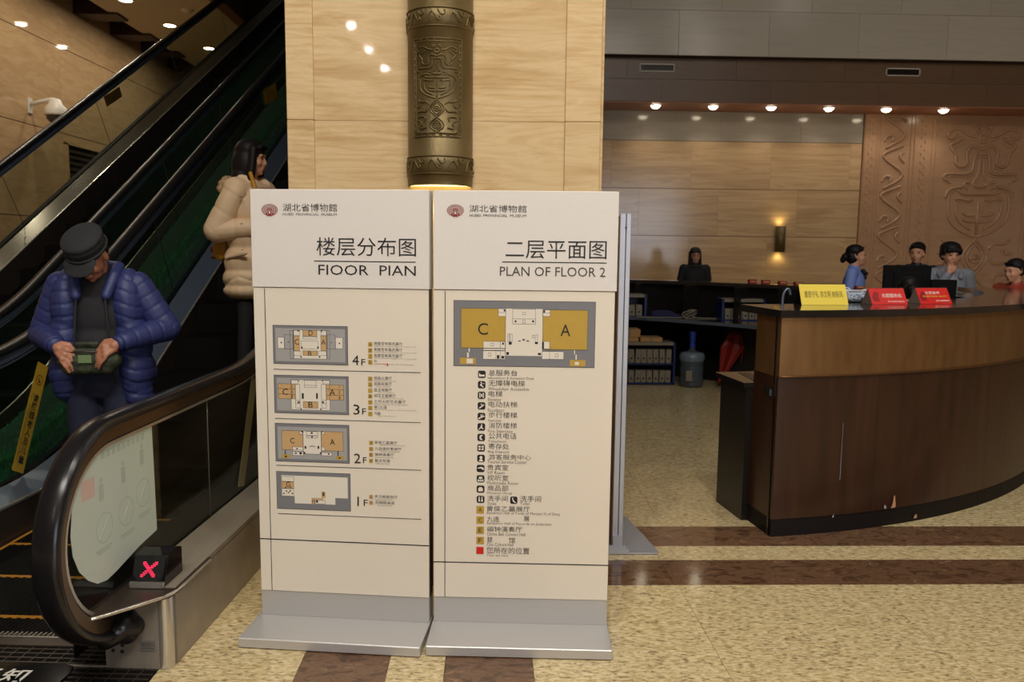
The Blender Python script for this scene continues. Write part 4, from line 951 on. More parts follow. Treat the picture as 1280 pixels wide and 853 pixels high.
for zc, hh in ((1.928, 0.029), (2.573, 0.029)):
    L_ = []
    for s in np.arange(-0.235, 0.24, 0.094):
        L_.append([wrap(a, b, 0.005) for a, b in dense(soft([(s, zc - hh), (s + 0.018, zc + hh * .6), (s + 0.03, zc + hh * .7), (s + 0.052, zc - hh * .6), (s + 0.066, zc - hh * .5), (s + 0.06, zc)], 2), 0.01)])
        L_.append([wrap(a, b, 0.005) for a, b in dense(soft([(s + 0.05, zc + hh), (s + 0.068, zc + hh * .1), (s + 0.085, zc + hh * .5), (s + 0.08, zc + hh)], 2), 0.01)])
    for z in (zc - hh - 0.01, zc + hh + 0.01): L_.append([wrap(a, z, 0.004) for a in np.arange(-0.236, 0.237, 0.01)])
    tubes('relief_band', L_, 0.003, m_bronze, cyl, 5)
spot('pillar_lamp_light', (-0.218, 3.74, 1.83), (-0.218, 3.80, 0.0), 11, (1.0, 0.82, 0.36), 150, 0.6, 0.05)
# ================================================================ escalators (local x = across, y = along, z up)
EO = (-1.15, 2.8, 0.0); EA = rad(-3.5); T30 = math.tan(rad(30))
def climb(v, vi, w=1.2):
    s = v - (vi - w / 2)
    return 0.0 if s <= 0 else (T30 * s * s / (2 * w) if s < w else T30 * (v - vi))
def rail_path(vi, vend, zt=0.945 - 0.012, v0=0.0, zc=0.545, boot=True):
    R = zt - zc; P = []
    if boot: P += [(0.06, 0.150), (0.04, 0.148), (0.02, 0.1465)]
    for a in np.linspace(-90, -270, 26): P.append((v0 + R * math.cos(rad(a)), zc + R * math.sin(rad(a))))
    v = v0 + 0.08
    while v < vend: P.append((v, zt + climb(v, vi))); v += 0.12
    return P
def offs(P, d):
    out = []
    for i, p in enumerate(P):
        a = P[max(0, i - 1)]; b = P[min(len(P) - 1, i + 1)]; tx, tz = b[0] - a[0], b[1] - a[1]; l = math.hypot(tx, tz) or 1; out.append((p[0] - tz / l * d, p[1] + tx / l * d))
    return out
def sweep(name, P, sec, u0, m, parent, smooth=True):
    V = []; F = []; n = len(sec)
    for i, p in enumerate(P):
        a = P[max(0, i - 1)]; b = P[min(len(P) - 1, i + 1)]; tx, tz = b[0] - a[0], b[1] - a[1]; l = math.hypot(tx, tz) or 1; nx, nz = -tz / l, tx / l
        for (su, sn_) in sec: V.append((u0 + su, p[0] + nx * sn_, p[1] + nz * sn_))
    for i in range(len(P) - 1):
        for k in range(n): F.append((i * n + k, i * n + (k + 1) % n, (i + 1) * n + (k + 1) % n, (i + 1) * n + k))
    F += [tuple(range(n)), tuple(range(len(P) * n - 1, (len(P) - 1) * n - 1, -1))]
    return mesh_obj(name, V, F, m, parent, smooth)
RSEC = [(-.036, -.020), (-.044, -.012), (-.046, 0.0), (-.040, .010), (-.026, .016), (0, .018), (.026, .016), (.040, .010), (.046, 0.0), (.044, -.012), (.036, -.020), (.026, -.020), (.026, -.008), (-.026, -.008), (-.026, -.020)]
def rect(w_, n0, n1): return [(-w_, n0), (w_, n0), (w_, n1), (-w_, n1)]
def balustrade(E, ur, inner, vi, vend, v0, deckH, out_w, seams, tag_r, inmat=None, vd=None):
    """ur: glass plane; inner: -1 when the steps lie towards -x, +1 otherwise"""
    vd = vd or vi + 0.28
    P = rail_path(vi, vend, v0=v0)
    if v0 != 0: P = [(v0 + 0.06, .150), (v0 + 0.04, .148), (v0 + 0.02, .1465)] + P[3:]
    sweep('handrail', P, RSEC, ur, m_rubber if tag_r else m_rubber_far, E)
    ent = 4
    G = [p for p in P]
    sweep('guide_profile', G[3:], rect(.024, -.066, -.019), ur, m_guide if tag_r else m_steel_b, E, False)
    sweep('guide_recess', G[3:], rect(.014, -.076, -.066), ur, m_seam, E, False)
    sweep('guide_trim', G[3:], rect(.017, -.088, -.076), ur, m_bright if tag_r else m_steel_b, E, False)
    Q = offs(P[3:], -0.088)
    # glass panels
    top = [q for q in Q]
    for k in range(len(seams) + 1):
        a = seams[k - 1] if k else None; b = seams[k] if k < len(seams) else vend - 0.1
        pts = []
        iz = [i for i, q in enumerate(top) if i > 8]
        def zt(v):
            for i in range(14, len(top) - 1):
                if top[i][0] <= v <= top[i + 1][0]:
                    f_ = (v - top[i][0]) / (top[i + 1][0] - top[i][0] + 1e-9); return top[i][1] + f_ * (top[i + 1][1] - top[i][1])
            return top[-1][1]
        def foot(v):
            s = (climb(v + .05, vi) - climb(v - .05, vi)) / 0.1 / T30; vb = v + 0.30 * s; return (vb, deckH + climb(vb, vd))
        if a is None:
            nose = [q for q in top[:26] if q[1] > deckH - 0.0]
            pts += nose[:] ; pts = [q for q in pts if q[0] < b]
            v = v0 + 0.1
        else:
            pts.append(foot(a + 0.003)); pts.append((a + 0.003, zt(a + 0.003))); v = a + 0.1
        while v < b - 0.05: pts.append((v, zt(v))); v += 0.12
        pts.append((b, zt(b))); fb = foot(b); pts.append(fb)
        lo = pts[0][0] if a is None else foot(a)[0]
        v = fb[0] - 0.12
        while v > lo + 0.05: pts.append((v, deckH + climb(v, vd))); v -= 0.12
        n = len(pts); V = [(ur - .005, p[0], p[1]) for p in pts] + [(ur + .005, p[0], p[1]) for p in pts]
        mesh_obj('glass_panel', V, [tuple(range(n)), tuple(range(2 * n - 1, n - 1, -1))] + [(i, n + i, n + (i + 1) % n, (i + 1) % n) for i in range(n)], m_glass, E)
        if k: tubes('glass_seam', [[(ur, a, zt(a)), (ur, foot(a)[0], foot(a)[1])]], 0.0028, m_seam if not tag_r else m_steel, E, 4)
    # decks: outer then inner, skirt
    dp = [(v, deckH + climb(v, vd)) for v in np.arange(v0 + (0.05), vend, 0.12)]
    def strip(nm, u0, u1, dz0, dz1, th, m, parent=E):
        V = []; F = []
        for (v, z) in dp: V += [(u0, v, z + dz0), (u1, v, z + dz1), (u1, v, z + dz1 - th), (u0, v, z + dz0 - th)]
        for i in range(len(dp) - 1):
            for k in range(4): F.append((4 * i + k, 4 * i + (k + 1) % 4, 4 * i + 4 + (k + 1) % 4, 4 * i + 4 + k))
        F += [(0, 1, 2, 3), (len(V) - 1, len(V) - 2, len(V) - 3, len(V) - 4)]
        return mesh_obj(nm, V, F, m, parent)
    s = inner
    strip('outer_deck', ur - s * 0.012, ur - s * out_w, 0.0, 0.005, 0.02, m_steel if tag_r else m_step, E)
    strip('inner_deck', ur + s * 0.012, ur + s * 0.19, 0.0, -0.03, 0.012, inmat or m_step, E)
    strip('skirt', ur + s * 0.19, ur + s * 0.196, -0.03, -0.03, 0.30, m_steel_d if not tag_r else m_step, E)
    if not tag_r: strip('skirt_trim', ur + s * 0.186, ur + s * 0.199, -0.026, -0.026, 0.012, m_bright, E)
    # newel block and cladding below the deck
    a, b = sorted((ur - s * out_w, ur + s * 0.05))
    V = []; F = []
    for (v, z) in dp:
        zb = max(0.0, climb(v, vd) - 1.0)
        V += [(a, v, zb), (a, v, z - 0.02), (b, v, z - 0.02), (b, v, zb)]
    for i in range(len(dp) - 1):
        for k in range(4): F.append((4 * i + k, 4 * i + (k + 1) % 4, 4 * i + 4 + (k + 1) % 4, 4 * i + 4 + k))
    F += [(0, 1, 2, 3), (len(V) - 1, len(V) - 2, len(V) - 3, len(V) - 4)]
    mesh_obj('cladding', V, F, m_steel if tag_r else m_steel_d, E)
def escalator(label, ur, vi, nsteps, near):
    E = thing('escalator', label, 'escalator', EO, EA, group='escalators side by side')
    vend = 15.5; ul = ur - 1.42
    v0 = 0.0 if near else vi - 1.75
    sr = [0.855, 2.3, 3.75, 5.2, 6.65, 8.1, 9.55, 11.0]
    sl = [0.9, 2.3, 3.35, 4.87, 6.6, 8.55, 10.4, 12.2]
    balustrade(E, ur, -1, vi, vend, v0, 0.29 if near else 0.22, 0.2 if near else 0.035, sr, near)
    balustrade(E, ul, 1, vi, vend, v0, 0.22, 0.035 if near else 0.06, sl, False, m_deckb if near else m_decka, vd=None if near else vi + 0.06)
    uc = (ur + ul) / 2; w_ = 0.50
    for k in range(nsteps):
        va = v0 + 0.4 + (k - 1) * 0.4; z = climb(va + 0.2, vi + 0.17, 1.2)
        z2 = climb(va + 0.6, vi + 0.17, 1.2)
        st = box('step', uc - w_, uc + w_, va, va + 0.398, z - 0.03, z - 0.002, m_step, E)
        nc = 50
        boxes('cleats', [(uc - w_ + 0.02 + i * 0.0196, uc - w_ + 0.0265 + i * 0.0196, va + 0.004, va + 0.392, z - 0.003, z) for i in range(nc)], m_cleat, st)['kind'] = 'stuff'
        if near and k < 4 or not near and k < 2: 
            boxes('yellow_edge', [(uc - w_ + 0.014 + i * 0.0196, uc - w_ + 0.0316 + i * 0.0196, va + 0.368 + (0.006 if i % 2 else 0), va + 0.394, z - 0.001, z + 0.0012) for i in range(nc)], m_yellow, st)['kind'] = 'stuff'
            if near:
                for q_ in (uc - w_, uc + w_ - 0.02): box('yellow_side', q_, q_ + 0.02, va, va + 0.398, z, z + .001, m_yellow, st)
        if z2 - z > 0.01: prism_x('riser', [(va + 0.392, z), (va + 0.398, z2 - 0.01), (va + 0.405, z2 - 0.01), (va + 0.398, z - 0.02)], uc - w_, uc + w_, m_step, st)
    if near:
        comb = box('comb_plate', uc - 0.56, ur - 0.02, v0 + 0.13, v0 + 0.205, 0.0, 0.012, m_steel_d, E)
        box('comb_edge', uc - 0.56, ur - 0.02, v0 + 0.19, v0 + 0.196, 0.012, 0.014, m_bright, E)
        boxes('comb_teeth', [(uc - w_ + 0.008 + i * 0.0196, uc - w_ + 0.014 + i * 0.0196, v0 + 0.2, v0 + 0.235, 0.003, 0.012) for i in range(50)], m_steel, E)['kind'] = 'stuff'
    return E
E1 = escalator('nearer black escalator with a tall rounded newel, carrying the two visitors in padded jackets', -0.20, 1.75, 36, True)
E2 = escalator('farther dark escalator beyond the strip of green turf, along the stone wall', -2.40, 2.49, 34, False)
# front block of the near newel
nb = box('newel_block', -0.245, -0.03, -0.005, 0.3, 0.0, 0.268, m_steel, E1, 0.004)
cp = lathe('corner_post', [(0.032, 0.0), (0.032, 0.272)], m_bright, E1, 16, (-0.032, 0.025, 0))
for (u, z) in ((-0.213, 0.073), (-0.178, 0.094), (-0.180, 0.069)):
    h = lathe('bolt_hole', [(0.0005, 0), (0.0075, 0), (0.0075, -0.004)], m_seam, nb, 12); h.rotation_euler = (rad(90), 0, 0); h.location = (u, -0.0065, z)
box('rating_plate', -0.115, -0.055, -0.008, -0.0055, 0.075, 0.115, m_bright, nb)
for i in range(4): box('plate_print', -0.108, -0.062 - 0.008 * (i % 2), -0.0084, -0.008, 0.084 + i * 0.007, 0.0855 + i * 0.007, m_steel_d, nb)
bo = blob('handrail_boot', [('c', (-0.195, -0.075, 0.155), 0.040, (-0.17, -0.03, 0.17), 0.052), ('c', (-0.16, -0.03, 0.18), 0.05, (-0.13, -0.015, 0.175), 0.042), ('c', (-0.15, -0.02, 0.20), 0.042, (-0.15, -0.02, 0.15), 0.042)], m_rubber, E1, 0.008, 2)
nose = [(-0.215, -0.18), (-0.195, -0.20), (-0.165, -0.185), (-0.012, -0.01), (0.008, 0.05), (0.012, 0.35), (-0.215, 0.35)]
prism('deck_nose', nose, 0.275, 0.292, m_steel_d, E1); tube('deck_nose_trim', [(a, b, 0.284) for a, b in soft(nose[:6], 2)], 0.007, m_bright, E1, 8)
# red cross direction display
dsp = thing('direction_display', 'black wedge display on the escalator deck showing a red cross', 'display', EO, EA)
prism_x('housing', [(0.045, 0.295), (0.20, 0.295), (0.20, 0.395), (0.155, 0.408), (0.09, 0.40)], -0.165, -0.04, m_screen, dsp)
prism_x('screen', [(0.048, 0.318), (0.0835, 0.394), (0.082, 0.396), (0.046, 0.320)], -0.160, -0.045, m_screen, dsp)
box('housing_foot', -0.165, -0.04, 0.036, 0.05, 0.295, 0.315, m_bright, dsp)
d = 0.0355 / 0.076; LV = []
for i in range(-4, 5):
    for j in range(-4, 5):
        if abs(abs(i) - abs(j)) <= 1 and not (abs(i) == 4 and abs(j) == 4 and False):
            cz = 0.356 + j * 0.0058; cy = 0.048 + (cz - 0.318) * d - 0.003; cxx = -0.1015 + i * 0.0062 + j * 0.0006
            LV.append((cxx - .0021, cxx + .0021, cy - .0005, cy + .0005, cz - .0020, cz + .0020))
boxes('cross_lights', LV, m_led, dsp)['kind'] = 'stuff'
# notices on the glass
ns = thing('glass_notice', 'pale translucent notice stuck inside the front glass of the nearer escalator', 'notice', EO, EA)
pp = [(-0.262, 0.60), (-0.245, 0.69), (-0.19, 0.77), (-0.09, 0.842), (-0.02, 0.846), (0.31, 0.846), (0.318, 0.415), (0.18, 0.402), (0.0, 0.372), (-0.06, 0.366), (-0.12, 0.378), (-0.175, 0.413), (-0.225, 0.465), (-0.255, 0.53)]
n_ = len(pp); uu = -0.192
sheet = mesh_obj('sheet', [(uu, a, b) for a, b in pp] + [(uu - .001, a, b) for a, b in pp], [tuple(range(n_ - 1, -1, -1)), tuple(range(n_, 2 * n_))] + [(i, (i + 1) % n_, n_ + (i + 1) % n_, n_ + i) for i in range(n_)], m_film, ns)
def ring_u(nm, cv, cz, r, parent, m, w_=0.004, u=uu + .0006):
    V = []; F = []
    for i in range(20):
        a = 2 * math.pi * i / 20
        for rr in (r, r - w_): V.append((u, cv + rr * math.cos(a), cz + rr * math.sin(a)))
    for i in range(20): j = (i + 1) % 20; F.append((2 * i, 2 * j, 2 * j + 1, 2 * i + 1))
    return mesh_obj(nm, V, F, m, parent)
for (cv, cz, r) in ((-0.06, 0.56, .055), (0.09, 0.57, .055), (0.22, 0.60, .055)):
    ring_u('prohibition_ring', cv, cz, r, sheet, m_filmp); tubes('prohibition_bar', [[(uu + .0006, cv - r * .7, cz - r * .7), (uu + .0006, cv + r * .7, cz + r * .7)]], 0.0015, m_filmp, sheet, 4)
for (cv, cz) in ((-0.07, 0.70), (0.08, 0.72), (0.22, 0.75)):
    boxes('faded_figure', [(uu, uu + .0006, cv - .015, cv + .015, cz - .04, cz + .02), (uu, uu + .0006, cv - .008, cv + .008, cz + .025, cz + .042)], m_filmp, sheet)
boxes('faded_heading', [(uu, uu + .0006, -0.06 + i * 0.035, -0.036 + i * 0.035, 0.805, 0.83) for i in range(9)], m_filmp, sheet); boxes('faded_red_patch', [(uu, uu + .0005, -0.19, -0.11, 0.69, 0.76)], m_filmr, sheet)
for (cv, cz) in ((-0.07, 0.49), (0.09, 0.49), (0.22, 0.52)): boxes('faded_text', [(uu, uu + .0006, cv - .05, cv + .05, cz - .006, cz + .002), (uu, uu + .0006, cv - .04, cv + .04, cz - .016, cz - .01)], m_filmp, sheet)
def strip_quad(nm, u, A, B, wv, m, parent, du=0.001):
    (a0, b0), (a1, b1) = A, B; return mesh_obj(nm, [(u, a0, b0), (u, a1, b1), (u, a1 + wv[0], b1 + wv[1]), (u, a0 + wv[0], b0 + wv[1])] + [(u - du, a0, b0), (u - du, a1, b1), (u - du, a1 + wv[0], b1 + wv[1]), (u - du, a0 + wv[0], b0 + wv[1])],
        [(0, 1, 2, 3), (7, 6, 5, 4), (0, 4, 5, 1), (1, 5, 6, 2), (2, 6, 7, 3), (3, 7, 4, 0)], m, parent)
uL = -1.62 + 0.008
s1 = thing('caution_sticker', 'long yellow caution strip with black characters on the far glass, beside the man', 'sticker', EO, EA)
q0 = strip_quad('strip', uL, (1.538, 0.288), (1.829, 0.864), (0.095, -0.047), m_stk, s1)
m_br = mat('sticker_red', srgb(150, 40, 20), 0.5)
ax = Vector((0.451, 0.893)); px_ = Vector((0.893, -0.451))        # along and across the strip, in (v, z)
def on_strip(s, t): return (1.538 + ax[0] * s + px_[0] * t * 1.12, 0.288 + ax[1] * s + px_[1] * t * 1.12)
for i, ch in enumerate('请照顾老人及儿童'):
    me, co = text_mesh(ch, 0.02, 1, 2); mn = co.min(0); mx_ = co.max(0); cs = 0.046; s0 = 0.46 - i * 0.052
    # characters lie on their side: their tops point across the strip
    pts = []
    for c in co:
        a = (c[0] - mn[0]) / (mx_[0] - mn[0]); b = (c[1] - mn[1]) / (mx_[1] - mn[1]); v_, z_ = on_strip(s0 - cs + b * cs, 0.030 + a * 0.044); pts.append((uL + .0008, v_, z_))
    me.vertices.foreach_set('co', np.array(pts).ravel()); me.materials.clear(); me.materials.append(m_black); me.update(); link(bpy.data.objects.new('lettering', me), s1)
me, co = text_mesh('Take care of the elderly and children', 0, 1, 1); mn = co.min(0); mx_ = co.max(0); pts = []
for c in co:
    a = (c[0] - mn[0]) / (mx_[0] - mn[0]); b = (c[1] - mn[1]) / (mx_[1] - mn[1]); v_, z_ = on_strip(0.46 - a * 0.40, 0.010 + b * 0.013); pts.append((uL + .0008, v_, z_))
me.vertices.foreach_set('co', np.array(pts).ravel()); me.materials.clear(); me.materials.append(m_black); me.update(); link(bpy.data.objects.new('lettering', me), s1)
cv, cz = on_strip(0.545, 0.046); ring_u('red_ring', cv, cz, 0.032, s1, m_br, 0.006, uL + .0008)
mesh_obj('figure_mark', [(uL + .0008, cv - .01, cz - .016), (uL + .0008, cv + .01, cz - .016), (uL + .0008, cv, cz + .018)], [(0, 1, 2)], m_black, s1)
s2 = thing('caution_sticker', 'long caution strip seen from its dull back through the nearer glass, next to the sign', 'sticker', EO, EA)
strip_quad('strip', -0.194, (1.19, 0.325), (1.425, 0.86), (0.085, -0.02), m_stkb, s2)
s3 = thing('warning_sticker', 'small yellow warning label high on the inclined glass above the woman', 'sticker', EO, EA)
strip_quad('label_plate', uL, (5.95, 3.066), (5.912, 3.217), (0.40, 0.15), m_stk, s3)
for i in range(3): strip_quad('lettering', uL + .0008, (5.99 , 3.10 + i * 0.035), (5.99, 3.108 + i * 0.035), (0.30, 0.112), m_br, s3, 0.0002)
s4 = thing('warning_sticker', 'small brown warning label under the topmost handrail, before the stone wall', 'sticker', EO, EA)
strip_quad('label_plate', -3.82 + .008, (6.82, 3.182), (6.765, 3.291), (0.37, 0.19), mat('sticker_brown', srgb(104, 76, 30), 0.5), s4)
for i in range(2): strip_quad('lettering', -3.82 + .009, (6.88, 3.225 + i * 0.035), (6.88, 3.233 + i * 0.035), (0.25, 0.128), m_black, s4, 0.0002)
# turf on the slope between the escalators
tf = thing('artificial_turf', 'dark green artificial grass covering the slope between the two escalators', 'turf', EO, EA, kind='stuff')
gv = list(np.arange(1.0, 12.5, 0.15))
zg = lambda v, u=-1.76: 0.205 + climb(v, 2.05 + min(1.0, max(0.0, (-1.76 - u) / 0.51)) * 0.55)
V = []; F = []
for v in gv: V += [(-1.660, v, zg(v)), (-2.362, v, zg(v, -2.27))]
for i in range(len(gv) - 1): F.append((2 * i, 2 * i + 1, 2 * i + 3, 2 * i + 2))
mesh_obj('turf_mat', V, F, m_turf, tf)
V = []; F = []
N = 26000; vv = 1.0 + (RNG.random(N) ** 1.7) * 10.5; uu_ = -1.665 - RNG.random(N) * 0.69
for i in range(N):
    v = vv[i]; u = uu_[i]; z = zg(v, u); h = 0.018 + 0.022 * RNG.random(); a = RNG.random() * 6.28; w_ = 0.0035; lx, ly = (RNG.random(2) - .5) * 0.03
    k = len(V); V += [(u - w_ * math.cos(a), v - w_ * math.sin(a), z), (u + w_ * math.cos(a), v + w_ * math.sin(a), z), (u + lx, v + ly, z + h)]; F.append((k, k + 1, k + 2))
mesh_obj('grass_blades', V, F, m_grass, tf)['kind'] = 'stuff'
# landing grille and black plate in front of the comb
lg = struct(box('floor_landing_plate', -2.6, 0.0, -2.2, 0.135, 0.0, 0.004, m_step)); lg.location = EO; lg.rotation_euler = (0, 0, EA)
lg.location.x -= 0.05
bars = [(-2.55, -0.0, y, y + 0.006, 0.004, 0.008) for y in np.arange(-1.2, 0.13, 0.032)] 
boxes('grille_bars', bars, m_steel_d, lg)['kind'] = 'stuff'
bars = [(x, x + 0.004, -1.2, 0.13, 0.004, 0.0072) for x in np.arange(-1.9, 0.0, 0.05)]
boxes('grille_cross_bars', bars, m_steel_d, lg)['kind'] = 'stuff'
box('grille_frame', -2.55, 0.0, -0.002, 0.006, 0.004, 0.0095, m_steel, lg)
npz = thing('floor_notice', 'black floor plate with white characters before the escalator comb', 'notice', EO, EA)
prism('plate', [(-1.6, -0.6), (-0.36, -0.6), (-0.345, -0.55), (-0.345, -0.06), (-0.36, -0.015), (-0.40, 0.0), (-1.6, 0.0)], 0.009, 0.014, m_screen, npz)
for i, ch in enumerate('扶梯须知'[::-1]):
    x1 = -0.485 - i * 0.11; me, co = text_mesh(ch, 0.02, 1, 2); mn = co.min(0); mx_ = co.max(0)
    pts = [(x1 - 0.09 + (c[0] - mn[0]) / (mx_[0] - mn[0]) * 0.09, -0.135 + (c[1] - mn[1]) / (mx_[1] - mn[1]) * 0.09, 0.0145) for c in co]
    me.vertices.foreach_set('co', np.array(pts).ravel()); me.materials.clear(); me.materials.append(m_white); me.update(); link(bpy.data.objects.new('lettering', me), npz)
# dome camera on the stone wall
dc = thing('dome_camera', 'white dome security camera on an arm from the stone wall', 'camera', (-7.8, 14.1, 3.86))
box('wall_plate', 0.0, 0.03, -0.06, 0.06, -0.10, 0.16, m_white, dc, 0.005); tube('arm', [(0.02, 0, 0.06), (0.2, 0, 0.10), (0.38, 0, 0.14), (0.44, 0, 0.13)], 0.035, m_white, dc)
lathe('housing', [(0.06, 0.15), (0.09, 0.13), (0.11, 0.06), (0.165, 0.0), (0.18, -0.10), (0.175, -0.13), (0.16, -0.13)], m_white, dc, 24, (0.44, 0, 0))
lathe('dome', [(0.155, -0.13), (0.145, -0.19), (0.10, -0.245), (0.001, -0.27)], mat('smoked_dome', (0.05, 0.04, 0.035), 0.08), dc, 24, (0.44, 0, 0))
# ================================================================ reception island
DC = (1.01, 8.01)
def arc(r, a0, a1, n=40): return [(DC[0] + r * math.cos(rad(a)), DC[1] + r * math.sin(rad(a))) for a in np.linspace(a0, a1, n)]
A0, A1 = -81.95, -12.0
desk = thing('reception_desk', 'curved dark wooden reception desk with bronze upper band and black top', 'desk', (0, 0, 0))
def ring_seg(nm, r0, r1, a0, a1, z0, z1, m, parent, n=14):
    o_ = arc(r1, a0, a1, n); i_ = arc(r0, a0, a1, n)[::-1]; return prism(nm, o_ + i_, z0, z1, m, parent)
seams = [A0, -72.6, -58.0, -43.0, -28.0, A1]
for a, b in zip(seams[:-1], seams[1:]):
    ring_seg('wood_panel', 3.62, 3.90, a + 0.012, b - 0.012, 0.10, 0.885, m_wood, desk, 22)
    ring_seg('bronze_panel', 3.63, 3.905, a + 0.01, b - 0.01, 0.885, 1.205, m_brz, desk, 22)
ring_seg('kickboard', 3.62, 3.895, A0 + .01, A1, 0.0, 0.10, m_kick, desk, 60)
tube('lower_trim', [(x, y, 0.889) for x, y in arc(3.908, A0, A1, 60)], 0.006, mat('desk_trim_brass', srgb(120, 84, 50), 0.4, metal=0.8), desk, 6)
ring_seg('desk_top', 3.45, 3.925, A0 - 0.25, A1, 1.206, 1.246, m_top, desk, 70)
e0 = arc(3.90, A0, A0, 1)[0]; e1 = arc(3.62, A0, A0, 1)[0]
prism('end_panel', [(1.549, 4.175), (1.556, 4.175), (1.562, 4.43), (1.553, 4.43)], 0.0, 1.205, m_deskend, desk)
ring_seg('lower_cabinet', 3.27, 3.62, A0 - 0.6, A1, 0.0, 0.78, m_deskend, desk, 60)
ring_seg('work_surface', 3.22, 3.625, A0 - 0.9, A1, 0.78, 0.81, m_top, desk, 60)
prism('end_ledge', [(1.532, 4.20), (1.60, 4.20), (1.62, 4.80), (1.548, 4.80)], 0.775, 0.812, m_deskend, desk)
prism('end_cladding', [(1.549, 4.175), (1.58, 4.175), (1.60, 4.79), (1.560, 4.79)], 0.0, 0.775, m_deskend, desk)
# worn chips along the foot
m_chip = mat('bare_chipped_wood', srgb(186, 140, 104), 0.7); m_chip2 = mat('chip_pale', srgb(150, 160, 170), 0.7)
def chip(ang, pts, m):
    c = DC[0] + 3.906 * math.cos(rad(ang)), DC[1] + 3.906 * math.sin(rad(ang)); tx, ty = -math.sin(rad(ang)), math.cos(rad(ang))
    mesh_obj('worn_chip', [(c[0] + tx * a, c[1] + ty * a, z) for a, z in pts], [tuple(range(len(pts)))], m, desk)
angc = math.degrees(math.atan2(4.32 - DC[1], 2.334 - DC[0]))
chip(angc, [(-.022, .105), (.012, .105), (.014, .125), (.008, .15), (.006, .175), (-.004, .178), (-.008, .14), (-.014, .12)], m_chip)
chip(angc - 0.9, [(-.01, .106), (.008, .108), (0, .125), (-.012, .13)], m_chip2); chip(angc + 2.6, [(-.014, .02), (.014, .022), (.01, .045), (-.006, .04)], m_chip); chip(angc - 6.2, [(-.006, .09), (.006, .09), (.004, .11)], m_chip2)
chip(-76.0, [(-.001, .30), (.001, .30), (.0015, .62), (0, .62)], m_chip2)
# rear counter: high slab behind a lower work surface
Tn = [(-0.6, 10.15), (0.6, 10.1), (1.3, 10.05), (1.87, 9.9), (2.35, 9.6), (2.75, 9.24), (3.12, 8.88), (3.4, 8.5), (3.56, 8.1), (3.66, 7.6), (3.76, 7.0), (3.80, 6.5), (3.80, 6.0), (3.72, 5.72), (3.5, 5.5), (3.2, 5.38), (3.1, 5.36)]
Tn = soft(Tn, 2)
def offpoly(P, d):
    out = []
    for i, p in enumerate(P):
        a = P[max(0, i - 1)]; b = P[min(len(P) - 1, i + 1)]; t = np.array([b[0] - a[0], b[1] - a[1]]); t = t / (np.linalg.norm(t) + 1e-9); out.append((p[0] - t[1] * d, p[1] + t[0] * d))
    return out
def ribbon(nm, P0, P1, z0, z1, m, parent):
    n = len(P0); V = [(x, y, z0) for x, y in P0] + [(x, y, z0) for x, y in P1] + [(x, y, z1) for x, y in P0] + [(x, y, z1) for x, y in P1]; F = []
    for i in range(n - 1):
        F += [(i, i + 1, n + i + 1, n + i), (2 * n + i, 3 * n + i, 3 * n + i + 1, 2 * n + i + 1), (i, 2 * n + i, 2 * n + i + 1, i + 1), (n + i, n + i + 1, 3 * n + i + 1, 3 * n + i)]
    F += [(0, n, 3 * n, 2 * n), (n - 1, 3 * n - 1, 4 * n - 1, 2 * n - 1)]; return mesh_obj(nm, V, F, m, parent)
cnt = thing('rear_counter', 'long black counter with an open lower shelf curving behind the reception desk', 'counter', (0, 0, 0))
cutn = next(i for i, p in enumerate(Tn) if p[1] < 6.2)
ribbon('counter_top', Tn[:cutn + 8], offpoly(Tn[:cutn + 8], 0.36), 1.15, 1.186, m_top, cnt)
ribbon('top_edge', offpoly(Tn[:cutn + 8], -0.008), Tn[:cutn + 8], 1.148, 1.188, m_steel_d, cnt)
ribbon('back_panel', offpoly(Tn[:cutn + 8], 0.10), offpoly(Tn[:cutn + 8], 0.16), 0.0, 1.15, m_deskend, cnt)
ribbon('outer_panel', offpoly(Tn[:cutn + 8], 0.30), offpoly(Tn[:cutn + 8], 0.33), 0.0, 1.15, m_wood, cnt)
W0 = offpoly(Tn[:cutn], -0.62); ribbon('shelf_board', W0, offpoly(Tn[:cutn], 0.12), 0.745, 0.775, m_top, cnt)
ribbon('shelf_edge', offpoly(Tn[:cutn], -0.628), W0, 0.742, 0.778, m_steel_b, cnt)
for i in range(4, cutn, 5):
    a = offpoly(Tn, 0.10)[i]; b = offpoly(Tn, -0.30)[i]; t = Vector((b[0] - a[0], b[1] - a[1])).normalized() * 0.012; n_ = (-t.y, t.x)
    prism('divider', [(a[0] + n_[0], a[1] + n_[1]), (b[0] + n_[0], b[1] + n_[1]), (b[0] - n_[0], b[1] - n_[1]), (a[0] - n_[0], a[1] - n_[1])], 0.775, 1.15, m_deskend, cnt)
prism('under_cabinet', [(2.75, 8.98), (3.35, 8.45), (3.5, 8.75), (2.95, 9.25)], 0.0, 0.742, m_deskend, cnt)
prism('corner_top', [(3.08, 5.34), (3.5, 5.48), (3.74, 5.74), (3.82, 6.1), (3.86, 6.9), (4.2, 6.95), (4.65, 7.0), (4.9, 7.1), (4.9, 5.9), (4.5, 5.4), (4.1, 5.05)], 1.170, 1.2045, m_top, cnt)
prism('corner_body', [(3.85, 6.2), (3.9, 6.9), (4.6, 6.9), (4.8, 6.3), (4.4, 5.9)], 0.0, 1.17, m_deskend, cnt)

